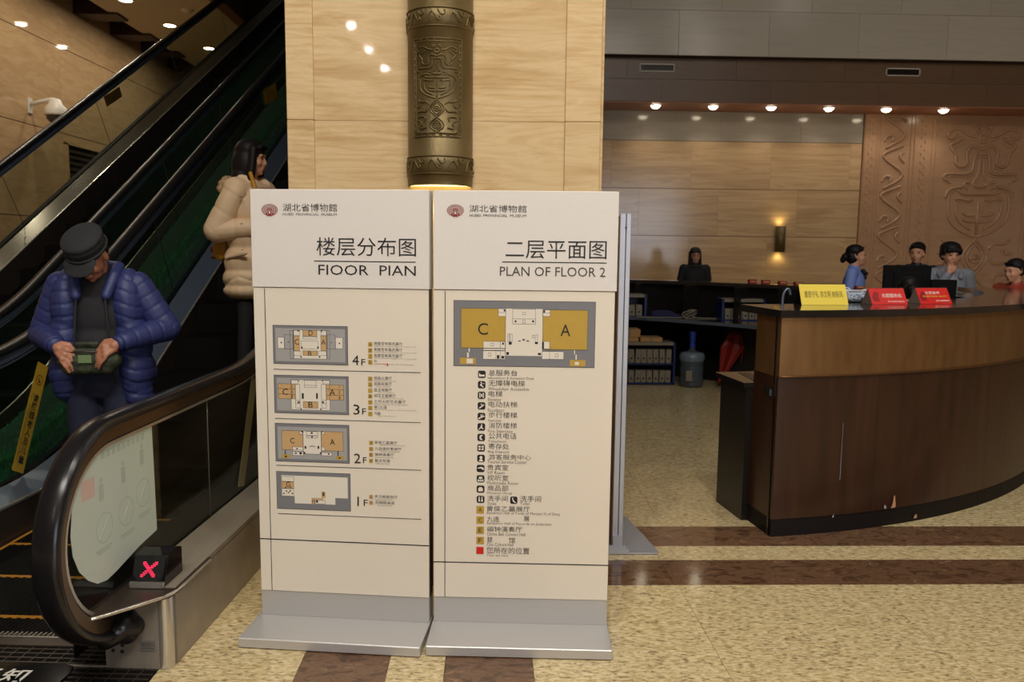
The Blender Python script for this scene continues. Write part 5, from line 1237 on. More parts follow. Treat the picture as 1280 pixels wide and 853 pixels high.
# ---------------------------------------------------------------- cards on the desk top
m_ycard = mat('card_yellow', srgb(232, 206, 74), 0.45, emit=None); m_rcard = mat('card_red', srgb(206, 40, 34), 0.45); m_acr = mat('clear_acrylic_side', srgb(120, 105, 95), 0.2)
m_cardtext = mat('card_olive_text', srgb(98, 84, 30), 0.5); m_cardw = mat('card_white_text', srgb(240, 230, 220), 0.5); m_carddk = mat('card_dark_red', srgb(150, 20, 24), 0.5)
def tent(name, label, x, y, rz, w_, h_, mfront, lean=0.35, depth=0.11):
    t = thing(name, label, 'card', (x, y, 1.247), rz)
    prism_x('side_wedge', [(0.0, 0.0), (depth, 0.0), (depth * .5, h_ * 0.97)], -w_ / 2, -w_ / 2 + .004, m_acr if mfront is m_rcard else m_screen, t)
    prism_x('back_sheet', [(depth, 0), (depth - .004, 0), (depth * .5 - .003, h_), (depth * .5, h_)], -w_ / 2, w_ / 2, m_acr, t)
    f = prism_x('front_sheet', [(0, 0), (0.004, 0), (depth * .5 + .003, h_), (depth * .5 - .001, h_)], -w_ / 2, w_ / 2, mfront, t)
    a = math.atan2(depth * .5, h_)
    M = Matrix.Translation((0, 0, 0)) @ Matrix.Rotation(-a, 4, 'X')
    return t, f, M, math.hypot(depth * .5, h_)
t, f, M, L_ = tent('tent_card', 'yellow folded card with dark characters on the black desk top, leftmost of the three cards', 1.965, 4.56, rad(4), 0.285, 0.12, m_ycard)
put_text('lettering', '遵德守礼 讲文明 树新风', -0.118, 0.045, 0.118, 0.088, -0.0015, m_cardtext, t, M=M)
for i, (x, y, top, sub, lab) in enumerate(((2.405, 4.67, '志愿服务站', '湖北省博物馆志愿者', 'red folded card with white characters and a figure, in the middle of the desk cards'), (2.745, 4.77, '志愿服务', '学习雷锋 奉献他人 提升自己', 'red folded card with a white heading over a pale yellow line, rightmost card'))):
    t, f, M, L_ = tent('tent_card', lab, x, y, rad(8 + 6 * i), 0.235, 0.095, m_rcard)
    if i == 0:
        put_text('lettering', top, -0.04, 0.045, 0.09, 0.072, -0.0015, m_cardw, t, M=M); put_text('lettering', sub, -0.01, 0.014, 0.10, 0.024, -0.0015, m_cardw, t, M=M)
    else:
        put_text('lettering', top, -0.06, 0.065, 0.05, 0.084, -0.0015, m_cardw, t, M=M); put_text('lettering', sub, -0.085, 0.044, 0.095, 0.056, -0.0015, m_ycard, t, M=M); put_text('lettering', '湖北省博物馆', 0.0, 0.014, 0.10, 0.025, -0.0015, m_cardw, t, M=M)
    V = [(-0.10, 0.02), (-0.06, 0.02), (-0.065, 0.05), (-0.055, 0.07), (-0.07, 0.085), (-0.09, 0.08), (-0.10, 0.06), (-0.108, 0.05)]
    mesh_obj('printed_figure', [tuple(M @ Vector((a, -0.0012, b))) for a, b in V], [tuple(range(len(V)))[::-1]], m_carddk, t)
# patterned pouch, bell arches
pm, nt, b = nodes_of('blue_floral_cloth'); vo = nt.nodes.new('ShaderNodeTexVoronoi'); vo.inputs['Scale'].default_value = 7; rp = nt.nodes.new('ShaderNodeValToRGB'); rp.color_ramp.interpolation = 'CONSTANT'
rp.color_ramp.elements[0].color = (*srgb(52, 62, 60), 1); rp.color_ramp.elements[1].position = 0.28; rp.color_ramp.elements[1].color = (*srgb(150, 165, 180), 1); e_ = rp.color_ramp.elements.new(0.42); e_.color = (*srgb(196, 204, 210), 1); e_ = rp.color_ramp.elements.new(0.6); e_.color = (*srgb(120, 140, 175), 1)
nt.links.new(vo.outputs['Distance'], rp.inputs[0]); nt.links.new(rp.outputs[0], b.inputs['Base Color'])
pb = thing('patterned_pouch', 'soft cloth pouch patterned in pale blue and white between the yellow and red cards', 'pouch', (2.29, 4.86, 1.247))
blob('pouch_body', [('e', (0, 0, 0.035), (0.11, 0.035, 0.04)), ('e', (-0.07, 0, 0.055), (0.04, 0.03, 0.04)), ('e', (0.06, 0, 0.05), (0.05, 0.03, 0.035))], pm, pb, 0.008, 2, cut=[((0, 0, 0.001), (0, 0, -1))])
tube('pouch_zip', [(-0.10, -0.02, 0.07), (-0.03, -0.035, 0.075), (0.05, -0.03, 0.075), (0.10, -0.015, 0.06)], 0.003, m_white, pb, 6)
hk = thing('desk_microphone', 'slim bent metal stem standing on the inner desk left of the yellow card', 'stand', (1.80, 4.78, 0.811))
tube('stem', soft([(0, 0, 0), (0, 0, 0.38), (0.0, 0.02, 0.48), (0.035, 0.02, 0.53), (0.05, 0.02, 0.48)], 2), 0.008, m_steel_b, hk, 8); lathe('foot', [(0.001, 0.012), (0.05, 0.01), (0.055, 0.0)], m_screen, hk, 20)
# monitors
m_matt = mat('matt_black_plastic', (0.006, 0.006, 0.006), 0.8, spec=0.1)
for (x, y, rz, w_, zb, zt, lab) in ((3.42, 6.4, -0.15, 0.37, 1.13, 1.455, 'large black desktop monitor seen from behind, in front of the dark haired man'), (3.66, 6.28, -0.1, 0.20, 1.12, 1.345, 'small black screen in front of the young man in grey')):
    t = thing('computer_monitor', lab, 'monitor', (x, y, 0.776), rz)
    box('screen_shell', -w_ / 2, w_ / 2, -0.012, 0.02, zb - .776, zt - .776, m_matt, t, 0.006); box('rear_housing', -w_ * .3, w_ * .3, -0.035, -0.012, zb - .776 + 0.05, zt - .776 - 0.05, m_matt, t, 0.01)
    box('stand_neck', -0.025, 0.025, -0.02, 0.01, 0.012, zb - .776 + .08, m_deskend, t); box('stand_foot', -0.1, 0.1, -0.08, 0.06, 0.0, 0.012, m_deskend, t, 0.004)
cb = thing('desk_cable', 'black cable lying on the right end of the counter', 'cable', (0, 0, 1.207)); tube('cord', soft([(3.95, 5.7, 0.006), (4.15, 5.75, 0.006), (4.3, 5.62, 0.006), (4.6, 5.72, 0.006)], 2), 0.006, m_screen, cb)

# ---------------------------------------------------------------- things on and under the rear counter
ORD = ('first', 'second', 'third', 'fourth', 'fifth', 'sixth', 'seventh', 'eighth', 'ninth')
m_rackb = mat('rack_blue_steel', srgb(28, 44, 92), 0.4); m_pale = mat('file_box_grey', srgb(124, 115, 100), 0.6); m_carton = mat('carton_tan', srgb(168, 128, 80), 0.8); m_hole = mat('file_hole', (0.02, 0.02, 0.02), 0.8)
def rack(x0, x1, y, z0, zt, lab, nbox, two=False, lean=0.04):
    t = thing('file_rack', lab, 'rack', ((x0 + x1) / 2, y, z0), group='blue file racks of the rear counter'); w_ = (x1 - x0) / 2; h = zt - z0
    for s in (-1, 1): box('upright', s * w_ - 0.012, s * w_ + 0.012, -0.14, 0.14, 0, h, m_rackb, t)
    box('top_tray', -w_, w_, -0.14, 0.14, h - 0.035, h, m_pale, t); box('back_sheet', -w_, w_, 0.12, 0.14, 0, h, m_rackb, t)
    lev = [0.02, h * 0.5] if two else [0.01]
    for z in lev: box('shelf_board', -w_, w_, -0.14, 0.14, z - 0.015, z, m_rackb, t)
    return t, w_, h, lev
def files(x0, x1, y, z, h, n, lab, grp):
    w_ = (x1 - x0) / n
    for i in range(n):
        o = thing('file_box', lab % ORD[i], 'file box', (x0 + w_ * (i + .5), y, z), group=grp); o.rotation_euler = (0, random.uniform(-.07, .07), 0)
        box('case', -w_ * .44, w_ * .44, -0.1, 0.1, 0, h, m_pale, o, 0.002); hole = lathe('finger_hole', [(0.001, 0), (0.012, 0), (0.012, -.002)], m_hole, o, 10); hole.rotation_euler = (rad(90), 0, 0); hole.location = (0, -.101, h * .35)
t, w_, h, lev = rack(2.66, 3.13, 9.02, 0.776, 1.02, 'blue steel rack with pale file boxes on the shelf, behind the white cup', 5)
files(2.69, 3.10, 9.0, 0.787, 0.12, 6, 'pale file box, %s from the left, in the blue rack behind the white cup', 'file boxes in the shelf rack')
t, w_, h, lev = rack(1.45, 1.86, 9.42, 0.776, 1.04, 'blue steel rack on the shelf, partly behind the edge of the poster stand', 4)
files(1.50, 1.83, 9.4, 0.787, 0.13, 4, 'pale file box, %s from the left, in the shelf rack beside the poster stand', 'file boxes in the rack by the poster stand')
t, w_, h, lev = rack(1.45, 2.17, 9.2, 0.004, 0.50, 'low dark rack with two rows of pale file boxes under the counter', 8, True)
files(1.50, 2.14, 9.18, lev[0] + .006, 0.14, 9, 'pale file box, %s from the left, in the bottom row of the low rack', 'file boxes in the bottom row')
files(1.50, 2.14, 9.18, lev[1] + .006, 0.16, 9, 'pale file box, %s from the left, in the upper row of the low rack', 'file boxes in the upper row')
for (x, z, l) in ((1.62, 0.502, 'flat tan carton lowest in the stack on the low rack, left'), (1.64, 0.556, 'tan carton topmost on the low rack, against the counter'), (1.90, 0.502, 'flat tan carton on the low rack beside the water bottle')):
    c = thing('carton', l, 'box', (x, 9.2, z)); box('case', -0.13, 0.13, -0.12, 0.12, 0, 0.05 if z < .55 else 0.09, m_carton, c, 0.003); box('tape', -0.015, 0.015, -0.121, 0.121, 0.0, 0.0505 if z < .55 else 0.0905, m_pale, c)
wbm = mat('water_bottle_plastic', srgb(70, 78, 86), 0.15, spec=0.5)
wbt = thing('water_bottle', 'large clear water jug with a blue pump on top, on the floor under the counter', 'bottle', (2.36, 9.0, 0.002))
lathe('jug', [(0.001, 0), (0.12, 0.0), (0.135, 0.015), (0.135, 0.11), (0.128, 0.12), (0.135, 0.13), (0.135, 0.23), (0.128, 0.24), (0.135, 0.25), (0.135, 0.34), (0.11, 0.39), (0.05, 0.415), (0.032, 0.425), (0.032, 0.46), (0.001, 0.46)], wbm, wbt, 28)
lathe('plastic_wrap', [(0.139, 0.30), (0.15, 0.34), (0.135, 0.385), (0.10, 0.40)], mat('clear_wrap', srgb(104, 118, 130), 0.15), wbt, 20)
lathe('pump', [(0.034, 0.455), (0.036, 0.48), (0.028, 0.50), (0.034, 0.52), (0.044, 0.62), (0.042, 0.635), (0.001, 0.64)], mat('pump_blue', srgb(40, 62, 150), 0.4), wbt, 20)
box('label_patch', -0.10, -0.03, -0.142, -0.13, 0.08, 0.20, m_pale, wbt)
ub = thing('umbrella', 'folded red umbrella hanging by its handle from the counter shelf', 'umbrella', (2.80, 8.86, 0.0))
V = []; F = []; nS = 16; cx = [(0.02, 0.66), (0.0, 0.62), (-0.02, 0.52), (-0.05, 0.38), (-0.10, 0.22), (-0.16, 0.07)]; rr = [0.02, 0.07, 0.115, 0.09, 0.05, 0.012]
for j, ((x, z), r) in enumerate(zip(cx, rr)):
    for k in range(nS): a = 2 * math.pi * k / nS; q = r * (1 + 0.22 * (1 if k % 2 else -1)); V.append((x + q * math.cos(a), q * 0.6 * math.sin(a), z - (0.05 if (j == 2 and k % 2) else 0)))
for j in range(5):
    for k in range(nS): F.append((j * nS + k, j * nS + (k + 1) % nS, (j + 1) * nS + (k + 1) % nS, (j + 1) * nS + k))
m_umb = mat('umbrella_red_nylon', srgb(126, 20, 14), 0.5); mesh_obj('canopy', V, F, m_umb, ub)
tube('shaft', [(-0.165, 0, 0.03), (0.02, 0, 0.66), (0.035, 0, 0.76)], 0.007, m_steel_d, ub); tube('hook_handle', soft([(0.035, 0, 0.74), (0.04, 0, 0.82), (0.05, 0.03, 0.86), (0.055, 0.07, 0.84), (0.055, 0.08, 0.80)], 2), 0.014, mat('umbrella_handle', srgb(60, 14, 14), 0.4), ub); tube('wrist_strap', [(0.08, -0.02, 0.5), (0.09, -0.03, 0.40), (0.075, -0.03, 0.30)], 0.006, m_umb, ub)
cup = thing('paper_cup', 'small white paper cup at the right end of the shelf', 'cup', (3.00, 8.62, 0.778)); lathe('cup_wall', [(0.001, 0.0), (0.026, 0), (0.037, 0.085), (0.040, 0.088), (0.036, 0.086), (0.025, 0.005), (0.001, 0.004)], m_white, cup, 20); lathe('printed_band', [(0.0305, 0.035), (0.0335, 0.06)], m_filmr, cup, 20)
pw = thing('power_strip', 'white power strip with its lead at the right end of the shelf', 'power strip', (3.17, 8.50, 0.778)); box('body', -0.08, 0.08, -0.03, 0.03, 0, 0.035, m_white, pw, 0.006); tube('lead', soft([(0.0, 0.03, 0.02), (-0.05, 0.08, 0.14), (0.0, 0.14, 0.2), (0.12, 0.2, 0.22)], 2), 0.007, m_white, pw)
cc = thing('coiled_cable', 'bundle of pale cable on the dark blue cloth on the shelf', 'cable', (2.33, 9.12, 0.785)); tubes('coil', [[(0.07 * math.cos(a) + k * .01, 0.03 * math.sin(a), 0.03 + 0.04 * math.sin(a + k) + k * .008) for a in np.linspace(0, 6.2, 16)] for k in range(4)] + [soft([(0.05, 0, 0.0), (0.2, -0.03, -0.005), (0.36, -0.02, -0.003)], 2), soft([(-0.05, 0, 0.0), (-0.3, 0, -0.003), (-0.6, 0.05, -0.003)], 2)], 0.007, m_pale, cc)
nv = thing('folded_cloth', 'folded dark blue cloth lying on the shelf under the cable', 'cloth', (2.1, 9.2, 0.777)); blob('cloth', [('e', (0, 0, 0.02), (0.2, 0.08, 0.03)), ('e', (-.05, 0.05, 0.05), (0.15, 0.06, 0.035))], mat('navy_cloth', srgb(20, 26, 70), 0.8), nv, 0.012, 1, cut=[((0, 0, 0.0), (0, 0, -1))])
for i, (x, y) in enumerate(((3.02, 9.14), (3.14, 9.03), (3.29, 8.90), (3.42, 8.77), (3.78, 7.92), (3.96, 7.1))):
    b = thing('red_box', ('small red carton box standing on the rear counter, ' + ('first', 'second', 'third', 'fourth', 'fifth, behind the yellow side', 'last')[i] + (' from the left' if i < 4 else (' left of the woman in blue' if i == 4 else ' right of the woman in blue'))).replace(', behind the yellow side', ''), 'box', (x + (0.08 if i < 4 else 0.02), y + 0.1, 1.187)); 
    box('case', -0.045, 0.045, -0.03, 0.03, 0, 0.045 - 0.004 * i, mat('carton_red_%d' % i, srgb(170 - i * 6, 50, 30), 0.5), b, 0.002); box('label_strip', -0.03, 0.03, -0.0315, -0.03, 0.012, 0.026, m_chip, b)
sw = thing('wall_socket', 'small grey socket on the dark panel above the shelf', 'socket', (3.32, 8.60, 0.93)); box('plate', -0.03, 0.03, -0.012, 0.0, -0.04, 0.04, m_steel_d, sw, 0.003); box('insert', -0.015, 0.015, -0.014, -0.012, -0.02, 0.02, m_hole, sw)

# ---------------------------------------------------------------- wall lamp, vents, soffit lamps
sc = thing('wall_sconce', 'bronze cylinder sconce glowing up and down on the back wall', 'lamp', (4.58, 12.42, 1.754))
lathe('shell', [(0.072, 0.20), (0.078, 0.20), (0.078, -0.20), (0.072, -0.20)], m_bronze, sc, 28)
lathe('lens', [(0.001, 0.196), (0.072, 0.196)], m_glow, sc, 24); lathe('lens', [(0.001, -0.196), (0.072, -0.196)], m_glow, sc, 24); box('bracket', -0.02, 0.02, 0.0, 0.08, -0.05, 0.05, m_bronze, sc)
spot('sconce_light', (4.58, 12.44, 1.97), (4.58, 12.47, 4.0), 1.4, (1, .8, .35), 150, 0.8, 0.03); spot('sconce_light', (4.58, 12.44, 1.53), (4.58, 12.47, 0), 1.4, (1, .8, .35), 150, 0.8, 0.03)
for i, x in enumerate((2.436, 6.06)):
    t = thing('air_vent', 'dark slotted air vent in the brown beam, ' + ('nearer the pillar' if i == 0 else 'above the carved relief'), 'vent', (x, 11.84, 4.19), group='air vents of the beam')
    box('recess', -0.24, 0.24, -0.004, 0.0, -0.045, 0.045, m_screen, t)
    for k in range(5): box('slat', -0.235, 0.235, -0.012, -0.004, -0.036 + k * 0.016, -0.030 + k * 0.016, m_steel_d, t)
    for nm, bx in (('frame_rail', (-0.255, 0.255, -0.016, 0.0, 0.042, 0.056)), ('frame_rail', (-0.255, 0.255, -0.016, 0.0, -0.056, -0.042)), ('frame_rail', (-0.255, -0.24, -0.016, 0.0, -0.056, 0.056)), ('frame_rail', (0.24, 0.255, -0.016, 0.0, -0.056, 0.056))): box(nm, *bx, m_lampring, t)
for i, x in enumerate(SOFFIT_X):
    t = thing('soffit_downlight', 'glowing round downlight under the long beam, %s from the pillar' % ORD[i], 'lamp', (x, 12.02, 3.695), group='downlights in a row under the beam')
    lathe('ring', [(0.07, -0.004), (0.085, -0.01), (0.09, 0.0)], m_lampring, t, 20)
    lathe('bulb', [(0.001, -0.052), (0.035, -0.045), (0.06, -0.025), (0.07, -0.002)], m_lamp, t, 20)
# ================================================================ people (local: feet at 0, facing -y, their left = +x)
m_skin = mat('skin_warm', srgb(196, 142, 112), 0.5); m_skin2 = mat('skin_tan', srgb(168, 112, 84), 0.5); m_lip = mat('lips', srgb(140, 84, 70), 0.5); m_eye = mat('eye_dark', (0.01, 0.008, 0.008), 0.25)
m_hair = mat('black_hair', (0.007, 0.005, 0.005), 0.55, spec=0.25)
def head_prims(s=1.0, neck=True, ears=True):
    P = [('e', (0, .014, .035), (.074, .090, .083)), ('e', (0, -.022, -.022), (.062, .066, .082)), ('e', (0, -.036, -.078), (.043, .044, .036)), ('e', (0, -.068, -.094), (.018, .018, .016)),
         ('c', (0, -.086, .010), .0075, (0, -.102, -.028), .0095), ('e', (0, -.094, -.034), (.016, .011, .009)), ('e', (.032, -.062, -.03), (.026, .02, .026)), ('e', (-.032, -.062, -.03), (.026, .02, .026)),
         ('c', (-.04, -.079, .026), .010, (.04, -.079, .026), .010), ('e', (0, -.083, -.062), (.024, .012, .007)), ('e', (0, -.081, -.072), (.02, .011, .007))]
    if ears: P += [('e', (.075, .012, -.008), (.010, .020, .032)), ('e', (-.075, .012, -.008), (.010, .020, .032))]
    return P
def hand_prims(wrist, fwd, palm_n, side, curl=0.5, s=1.0):
    """wrist point, pointing direction, direction out of the palm, side vector towards the thumb"""
    w = Vector(wrist); f = Vector(fwd).normalized(); n = Vector(palm_n).normalized(); t = Vector(side).normalized()
    P = [('c', tuple(w), .024 * s, tuple(w + f * .03 * s), .026 * s)]
    for k in (-1, 0, 1): P.append(('c', tuple(w + f * .03 * s + t * k * .018 * s), .016 * s, tuple(w + f * .082 * s + t * k * .024 * s), .013 * s))
    for k, (o, L) in enumerate(((.037, .074), (.0125, .084), (-.012, .078), (-.036, .060))):
        b = w + f * .080 * s + t * o * s; c1 = curl * 0.9; c2 = curl * 1.8
        d1 = f * math.cos(c1) + n * math.sin(c1) + t * o * 1.2; d2 = f * math.cos(c2) + n * math.sin(c2) + t * o * .5
        m_ = b + d1 * L * .5 * s; e = m_ + d2 * L * .5 * s
        P += [('c', tuple(b), .0090 * s, tuple(m_), .0080 * s), ('c', tuple(m_), .0080 * s, tuple(e), .0068 * s)]
    b = w + f * .025 * s + t * .026 * s; d = (f * .75 + t * .6 + n * .3).normalized(); m_ = b + d * .042 * s; e = m_ + (f * .9 + n * .45).normalized() * .034 * s
    P += [('c', tuple(b), .014 * s, tuple(m_), .0115 * s), ('c', tuple(m_), .0110 * s, tuple(e), .0085 * s)]
    return P
def person(label, loc, rz, H, hd, skin, arms=None, hands=None, voxel=0.011, female=False, hat=None, legs=True, seat=False):
    """hd: (yaw, pitch, offset) of the head; arms: {'l': (shoulder, elbow, wrist), 'r': ...}"""
    k = H / 1.70; t = thing('person', label, 'person', loc, rz); P = []
    t.scale = (k, k, k)
    yaw, pitch, off = hd; hc = Vector((0, -0.005, 1.585)) + Vector(off)
    HM = Matrix.Translation(hc) @ Euler((pitch, 0, yaw), 'XYZ').to_matrix().to_4x4()
    HM = Matrix.Translation(hc) @ Matrix.Rotation(yaw, 4, 'Z') @ Matrix.Rotation(pitch, 4, 'X')
    P += xf(head_prims(), HM)
    P += [('c', (0, .018, 1.40), .062, tuple(HM @ Vector((0, .015, -.06))), .050)]
    sw = 0.165 if female else 0.185
    P += [('c', (-sw + .02, .01, 1.385), .042, (sw - .02, .01, 1.385), .042), ('e', (0, .0, 1.25), (.155, .10, .18)), ('e', (0, .0, 1.05), (.135, .095, .14)), ('e', (0, .005, .93), (.165, .11, .11))]
    A = arms or {'l': ((sw, .01, 1.39), (sw + .06, .03, 1.10), (sw + .05, -.08, .86)), 'r': ((-sw, .01, 1.39), (-sw - .06, .03, 1.10), (-sw - .05, -.08, .86))}
    for s, (a, b, c) in A.items():
        P += [('c', a, .040, b, .036), ('c', b, .036, c, .026)]
    for s, hp in (hands or {}).items(): P += hand_prims(A[s][2], *hp)
    for s in A:
        if not hands or s not in hands:
            d = Vector(A[s][2]) - Vector(A[s][1]); P += hand_prims(A[s][2], d, (-1 if s == 'l' else 1, 0, 0) if abs(d.normalized().x) < .8 else (0, 0, -1), (0, -1, 0) if abs(d.normalized().y) < .8 else (0, 0, 1), .35)
    for s in (-1, 1):
        P += [('c', (s * .085, .0, .90), .082, (s * .095, -.01, .49), .052), ('c', (s * .095, -.01, .49), .050, (s * .10, .02, .09), .034), ('c', (s * .10, .03, .045), .035, (s * .105, -.14, .03), .028)]
    body = blob('body', P, skin, t, voxel, 2)
    for sx in (-1, 1):
        e = blob('eye', xf([('e', (sx * .031, -.0815, .008), (.0125, .006, .0048))], HM), m_eye, t, .003, 0)
        blob('eyebrow', xf([('c', (sx * .017, -.088, .030), .0035, (sx * .044, -.080, .031), .003)], HM), m_hair, t, .003, 0)
    blob('lips', xf([('e', (0, -.091, -.063), (.019, .007, .0045)), ('e', (0, -.089, -.071), (.016, .007, .005))], HM), m_lip, t, .003, 0)
    return t, HM, A
def garment(nm, P, m, parent, voxel=.012, smooth=1, **k): return blob(nm, P, m, parent, voxel, smooth, **k)
def limb(a, b, r0, r1): return ('c', a, r0, b, r1)
def trousers(t, m, r=1.0):
    P = [('e', (0, .005, .94), (.178, .128, .11)), ('e', (0, .0, .85), (.13, .115, .09))]
    for s in (-1, 1): P += [limb((s * .088, .0, .90), (s * .097, -.01, .49), .095 * r, .068 * r), limb((s * .097, -.01, .49), (s * .10, .02, .10), .066 * r, .055 * r)]
    return garment('trousers', P, m, t)
def shoes(t, m):
    for s in (-1, 1): blob('shoe', [('c', (s * .10, .04, .045), .045, (s * .107, -.15, .035), .036), ('c', (s * .10, .04, .02), .03, (s * .107, -.15, .02), .03)], m, t, .012, 1, cut=[((0, 0, 0.0), (0, 0, -1))])
def puff_chain(a, b, r0, r1, step, flat=0.6, amp=1.08):
    a = np.array(a); b = np.array(b); n = max(2, int(np.linalg.norm(b - a) / step)); P = []
    for i in range(n + 1): f_ = i / n; P.append(('e', tuple(a + (b - a) * f_), ((r0 + (r1 - r0) * f_) * amp,) * 3))
    return P
m_shoe = mat('black_shoes', (0.015, 0.014, 0.014), 0.4)

# ---- man in the blue quilted jacket, looking down into his waist bag
m_bluej = mat('jacket_blue_nylon', srgb(41, 48, 96), 0.55, noise=0.06, nscale=30, bump=0.25, bscale=28)
m_blk = mat('black_knit', (0.016, 0.016, 0.018), 0.85); m_jean = mat('dark_denim', srgb(34, 40, 62), 0.8, noise=0.1, nscale=40); m_cap = mat('charcoal_felt', srgb(34, 34, 36), 0.85, noise=0.12, nscale=80)
mx_, my_ = -1.985, 4.12
AM = {'l': ((.185, .02, 1.375), (.32, .03, 1.15), (.155, -.21, 1.10)), 'r': ((-.185, .02, 1.375), (-.295, .05, 1.12), (-.15, -.20, 1.09))}
HDS = {'l': ((-.75, -.42, -.45), (-.25, .45, -.8), (-.2, .35, .85), .7), 'r': ((.62, -.45, -.5), (.25, .45, -.8), (.35, .3, .85), .75)}
man, HM, _ = person('man in a quilted blue jacket and black cap looking down at his waist bag', (mx_, my_, 0.0), rad(8), 1.66, (rad(-14), rad(44), (0.0, -.10, -.055)), m_skin2, AM, HDS, voxel=0.0052)
garment('sweater', [('e', (0, .0, 1.24), (.165, .115, .19)), ('e', (0, .0, 1.07), (.155, .12, .15)), ('e', (0, .0, 1.0), (.16, .12, .10)), ('c', (0, .015, 1.40), .082, (0, -.02, 1.475), .066), ('c', (-.15, .01, 1.38), .06, (.15, .01, 1.38), .06)], m_blk, man)
def groove(ph, d, k=5): return -d * (1 - np.abs(np.sin(ph))) ** k
def quilt(co):
    return groove((co[:, 2] + 0.22 * np.abs(co[:, 0]) + 0.006 * np.sin(co[:, 0] * 40)) / 0.066 * math.pi, .008, 4)
def arm_quilt(a, b, dd=.0055, sp=.066):
    a = np.array(a); b = np.array(b); L = np.linalg.norm(b - a); t_ = (b - a) / L
    return lambda co: groove(((co - a) @ t_ + 0.15 * co[:, 1]) / sp * math.pi, dd, 4)
for s in (-1, 1):
    P = [('e', (s * .145, .02, 1.27), (.092, .135, .20)), ('e', (s * .158, .015, 1.08), (.092, .135, .20)), ('e', (s * .165, .01, .93), (.092, .135, .15)), ('c', (s * .05, .05, 1.40), .058, (s * .175, .02, 1.37), .070), ('e', (s * .13, .07, 1.15), (.12, .09, .25)), ('e', (s * .13, .06, .92), (.13, .09, .12)), ('e', (s * .16, .0, .86), (.085, .11, .10))]
    if s > 0: P += [('e', (.17, .0, .80), (.08, .10, .08))]
    garment('jacket_body', P, m_bluej, man, .008, 1, disp=quilt)
for key in 'lr':
    a, b, c = AM[key]; cw = tuple(np.array(b) * .08 + np.array(c) * .92)
    garment('sleeve', [limb(a, b, .078, .074), ('e', b, (.075, .075, .075))], m_bluej, man, .008, 1, disp=arm_quilt(a, b))
    garment('sleeve', [limb(b, cw, .074, .050)], m_bluej, man, .008, 1, disp=arm_quilt(b, c))
    tube('cuff', [tuple(np.array(cw) + (np.array(c) - np.array(b)) / np.linalg.norm(np.array(c) - np.array(b)) * q) for q in (0.02, 0.045)], [0.040, 0.036], m_bluej, man, 14)
for s in (-1, 1): garment('collar', [('c', (s * .072, -.115, 1.33), .026, (s * .095, -.05, 1.43), .030), ('c', (s * .095, -.05, 1.43), .030, (s * .095, .03, 1.475), .030), ('c', (s * .095, .03, 1.475), .028, (s * .03, .085, 1.48), .028), ('c', (s * .11, -.03, 1.40), .034, (s * .10, .04, 1.43), .034)] , m_bluej, man, .008, 2)
for s in (-1, 1): tube('jacket_zip', soft([(s * .068, -.125, 1.33), (s * .078, -.135, 1.18), (s * .088, -.135, 1.02), (s * .10, -.12, .88)], 2), .006, m_blk, man)
trousers(man, m_jean, 1.06); shoes(man, m_shoe)
blob('cap_crown', xf([('e', (0, .012, .045), (.092, .108, .050)), ('e', (0, .018, .108), (.102, .114, .034)), ('e', (0, .014, .080), (.098, .112, .05))], HM), m_cap, man, .007, 2)
blob('cap_brim', xf([('e', (0, -.112, .022), (.080, .048, .008), (rad(28), 0, 0)), ('e', (0, -.088, .036), (.088, .045, .010), (rad(24), 0, 0))], HM), m_cap, man, .0045, 1)
tube('cap_band', [tuple(HM @ Vector((.098 * math.cos(a), .012 + .111 * math.sin(a), .050))) for a in np.linspace(0, 6.283, 29)[:-1]], .006, m_cap, man, 6, True)
blob('hair', xf([('e', (0, .045, .0), (.078, .062, .055))], HM), m_hair, man, .007, 2)
m_camo = stone('camouflage_cloth', [(0.0, srgb(22, 28, 18)), (0.42, srgb(44, 50, 32)), (0.5, srgb(28, 30, 22)), (0.6, srgb(64, 70, 44)), (0.75, srgb(30, 32, 20))], 22, (1, 1, 1), 0.7, 3, 0.5)
bag = thing('waist_bag', 'dark camouflage waist bag worn by the man in the blue jacket', 'bag', (mx_, my_, 0.035), rad(8))
blob('pouch', [('c', (-.095, -.19, .950), .05, (.105, -.19, .950), .05), ('c', (-.10, -.185, .985), .036, (.11, -.185, .985), .036), ('c', (-.085, -.20, .915), .036, (.09, -.20, .915), .036)], m_camo, bag, .008, 2)
blob('open_flap', [('c', (-.045, -.205, 1.035), .011, (.045, -.205, 1.035), .011), ('c', (-.045, -.20, 1.02), .010, (.045, -.20, 1.02), .010)], m_camo, bag, .006, 1)
tube('zipper', [(-.115, -.222, .995), (0, -.238, 1.0), (.12, -.222, .995)], .004, m_steel_d, bag); box('flap_badge', -.03, .03, -.2435, -.240, .945, .985, mat('badge_olive', srgb(108, 128, 84), .6), bag)
for s in (-1, 1): box('red_tab', s * .135 - .008, s * .135 + .008, -.225, -.20, .995, 1.003, PC['red'], bag)
tube('strap', [(.19 * math.cos(a), .0 + .165 * math.sin(a), 1.0) for a in np.linspace(rad(-60), rad(240), 24)], .014, m_camo, bag)

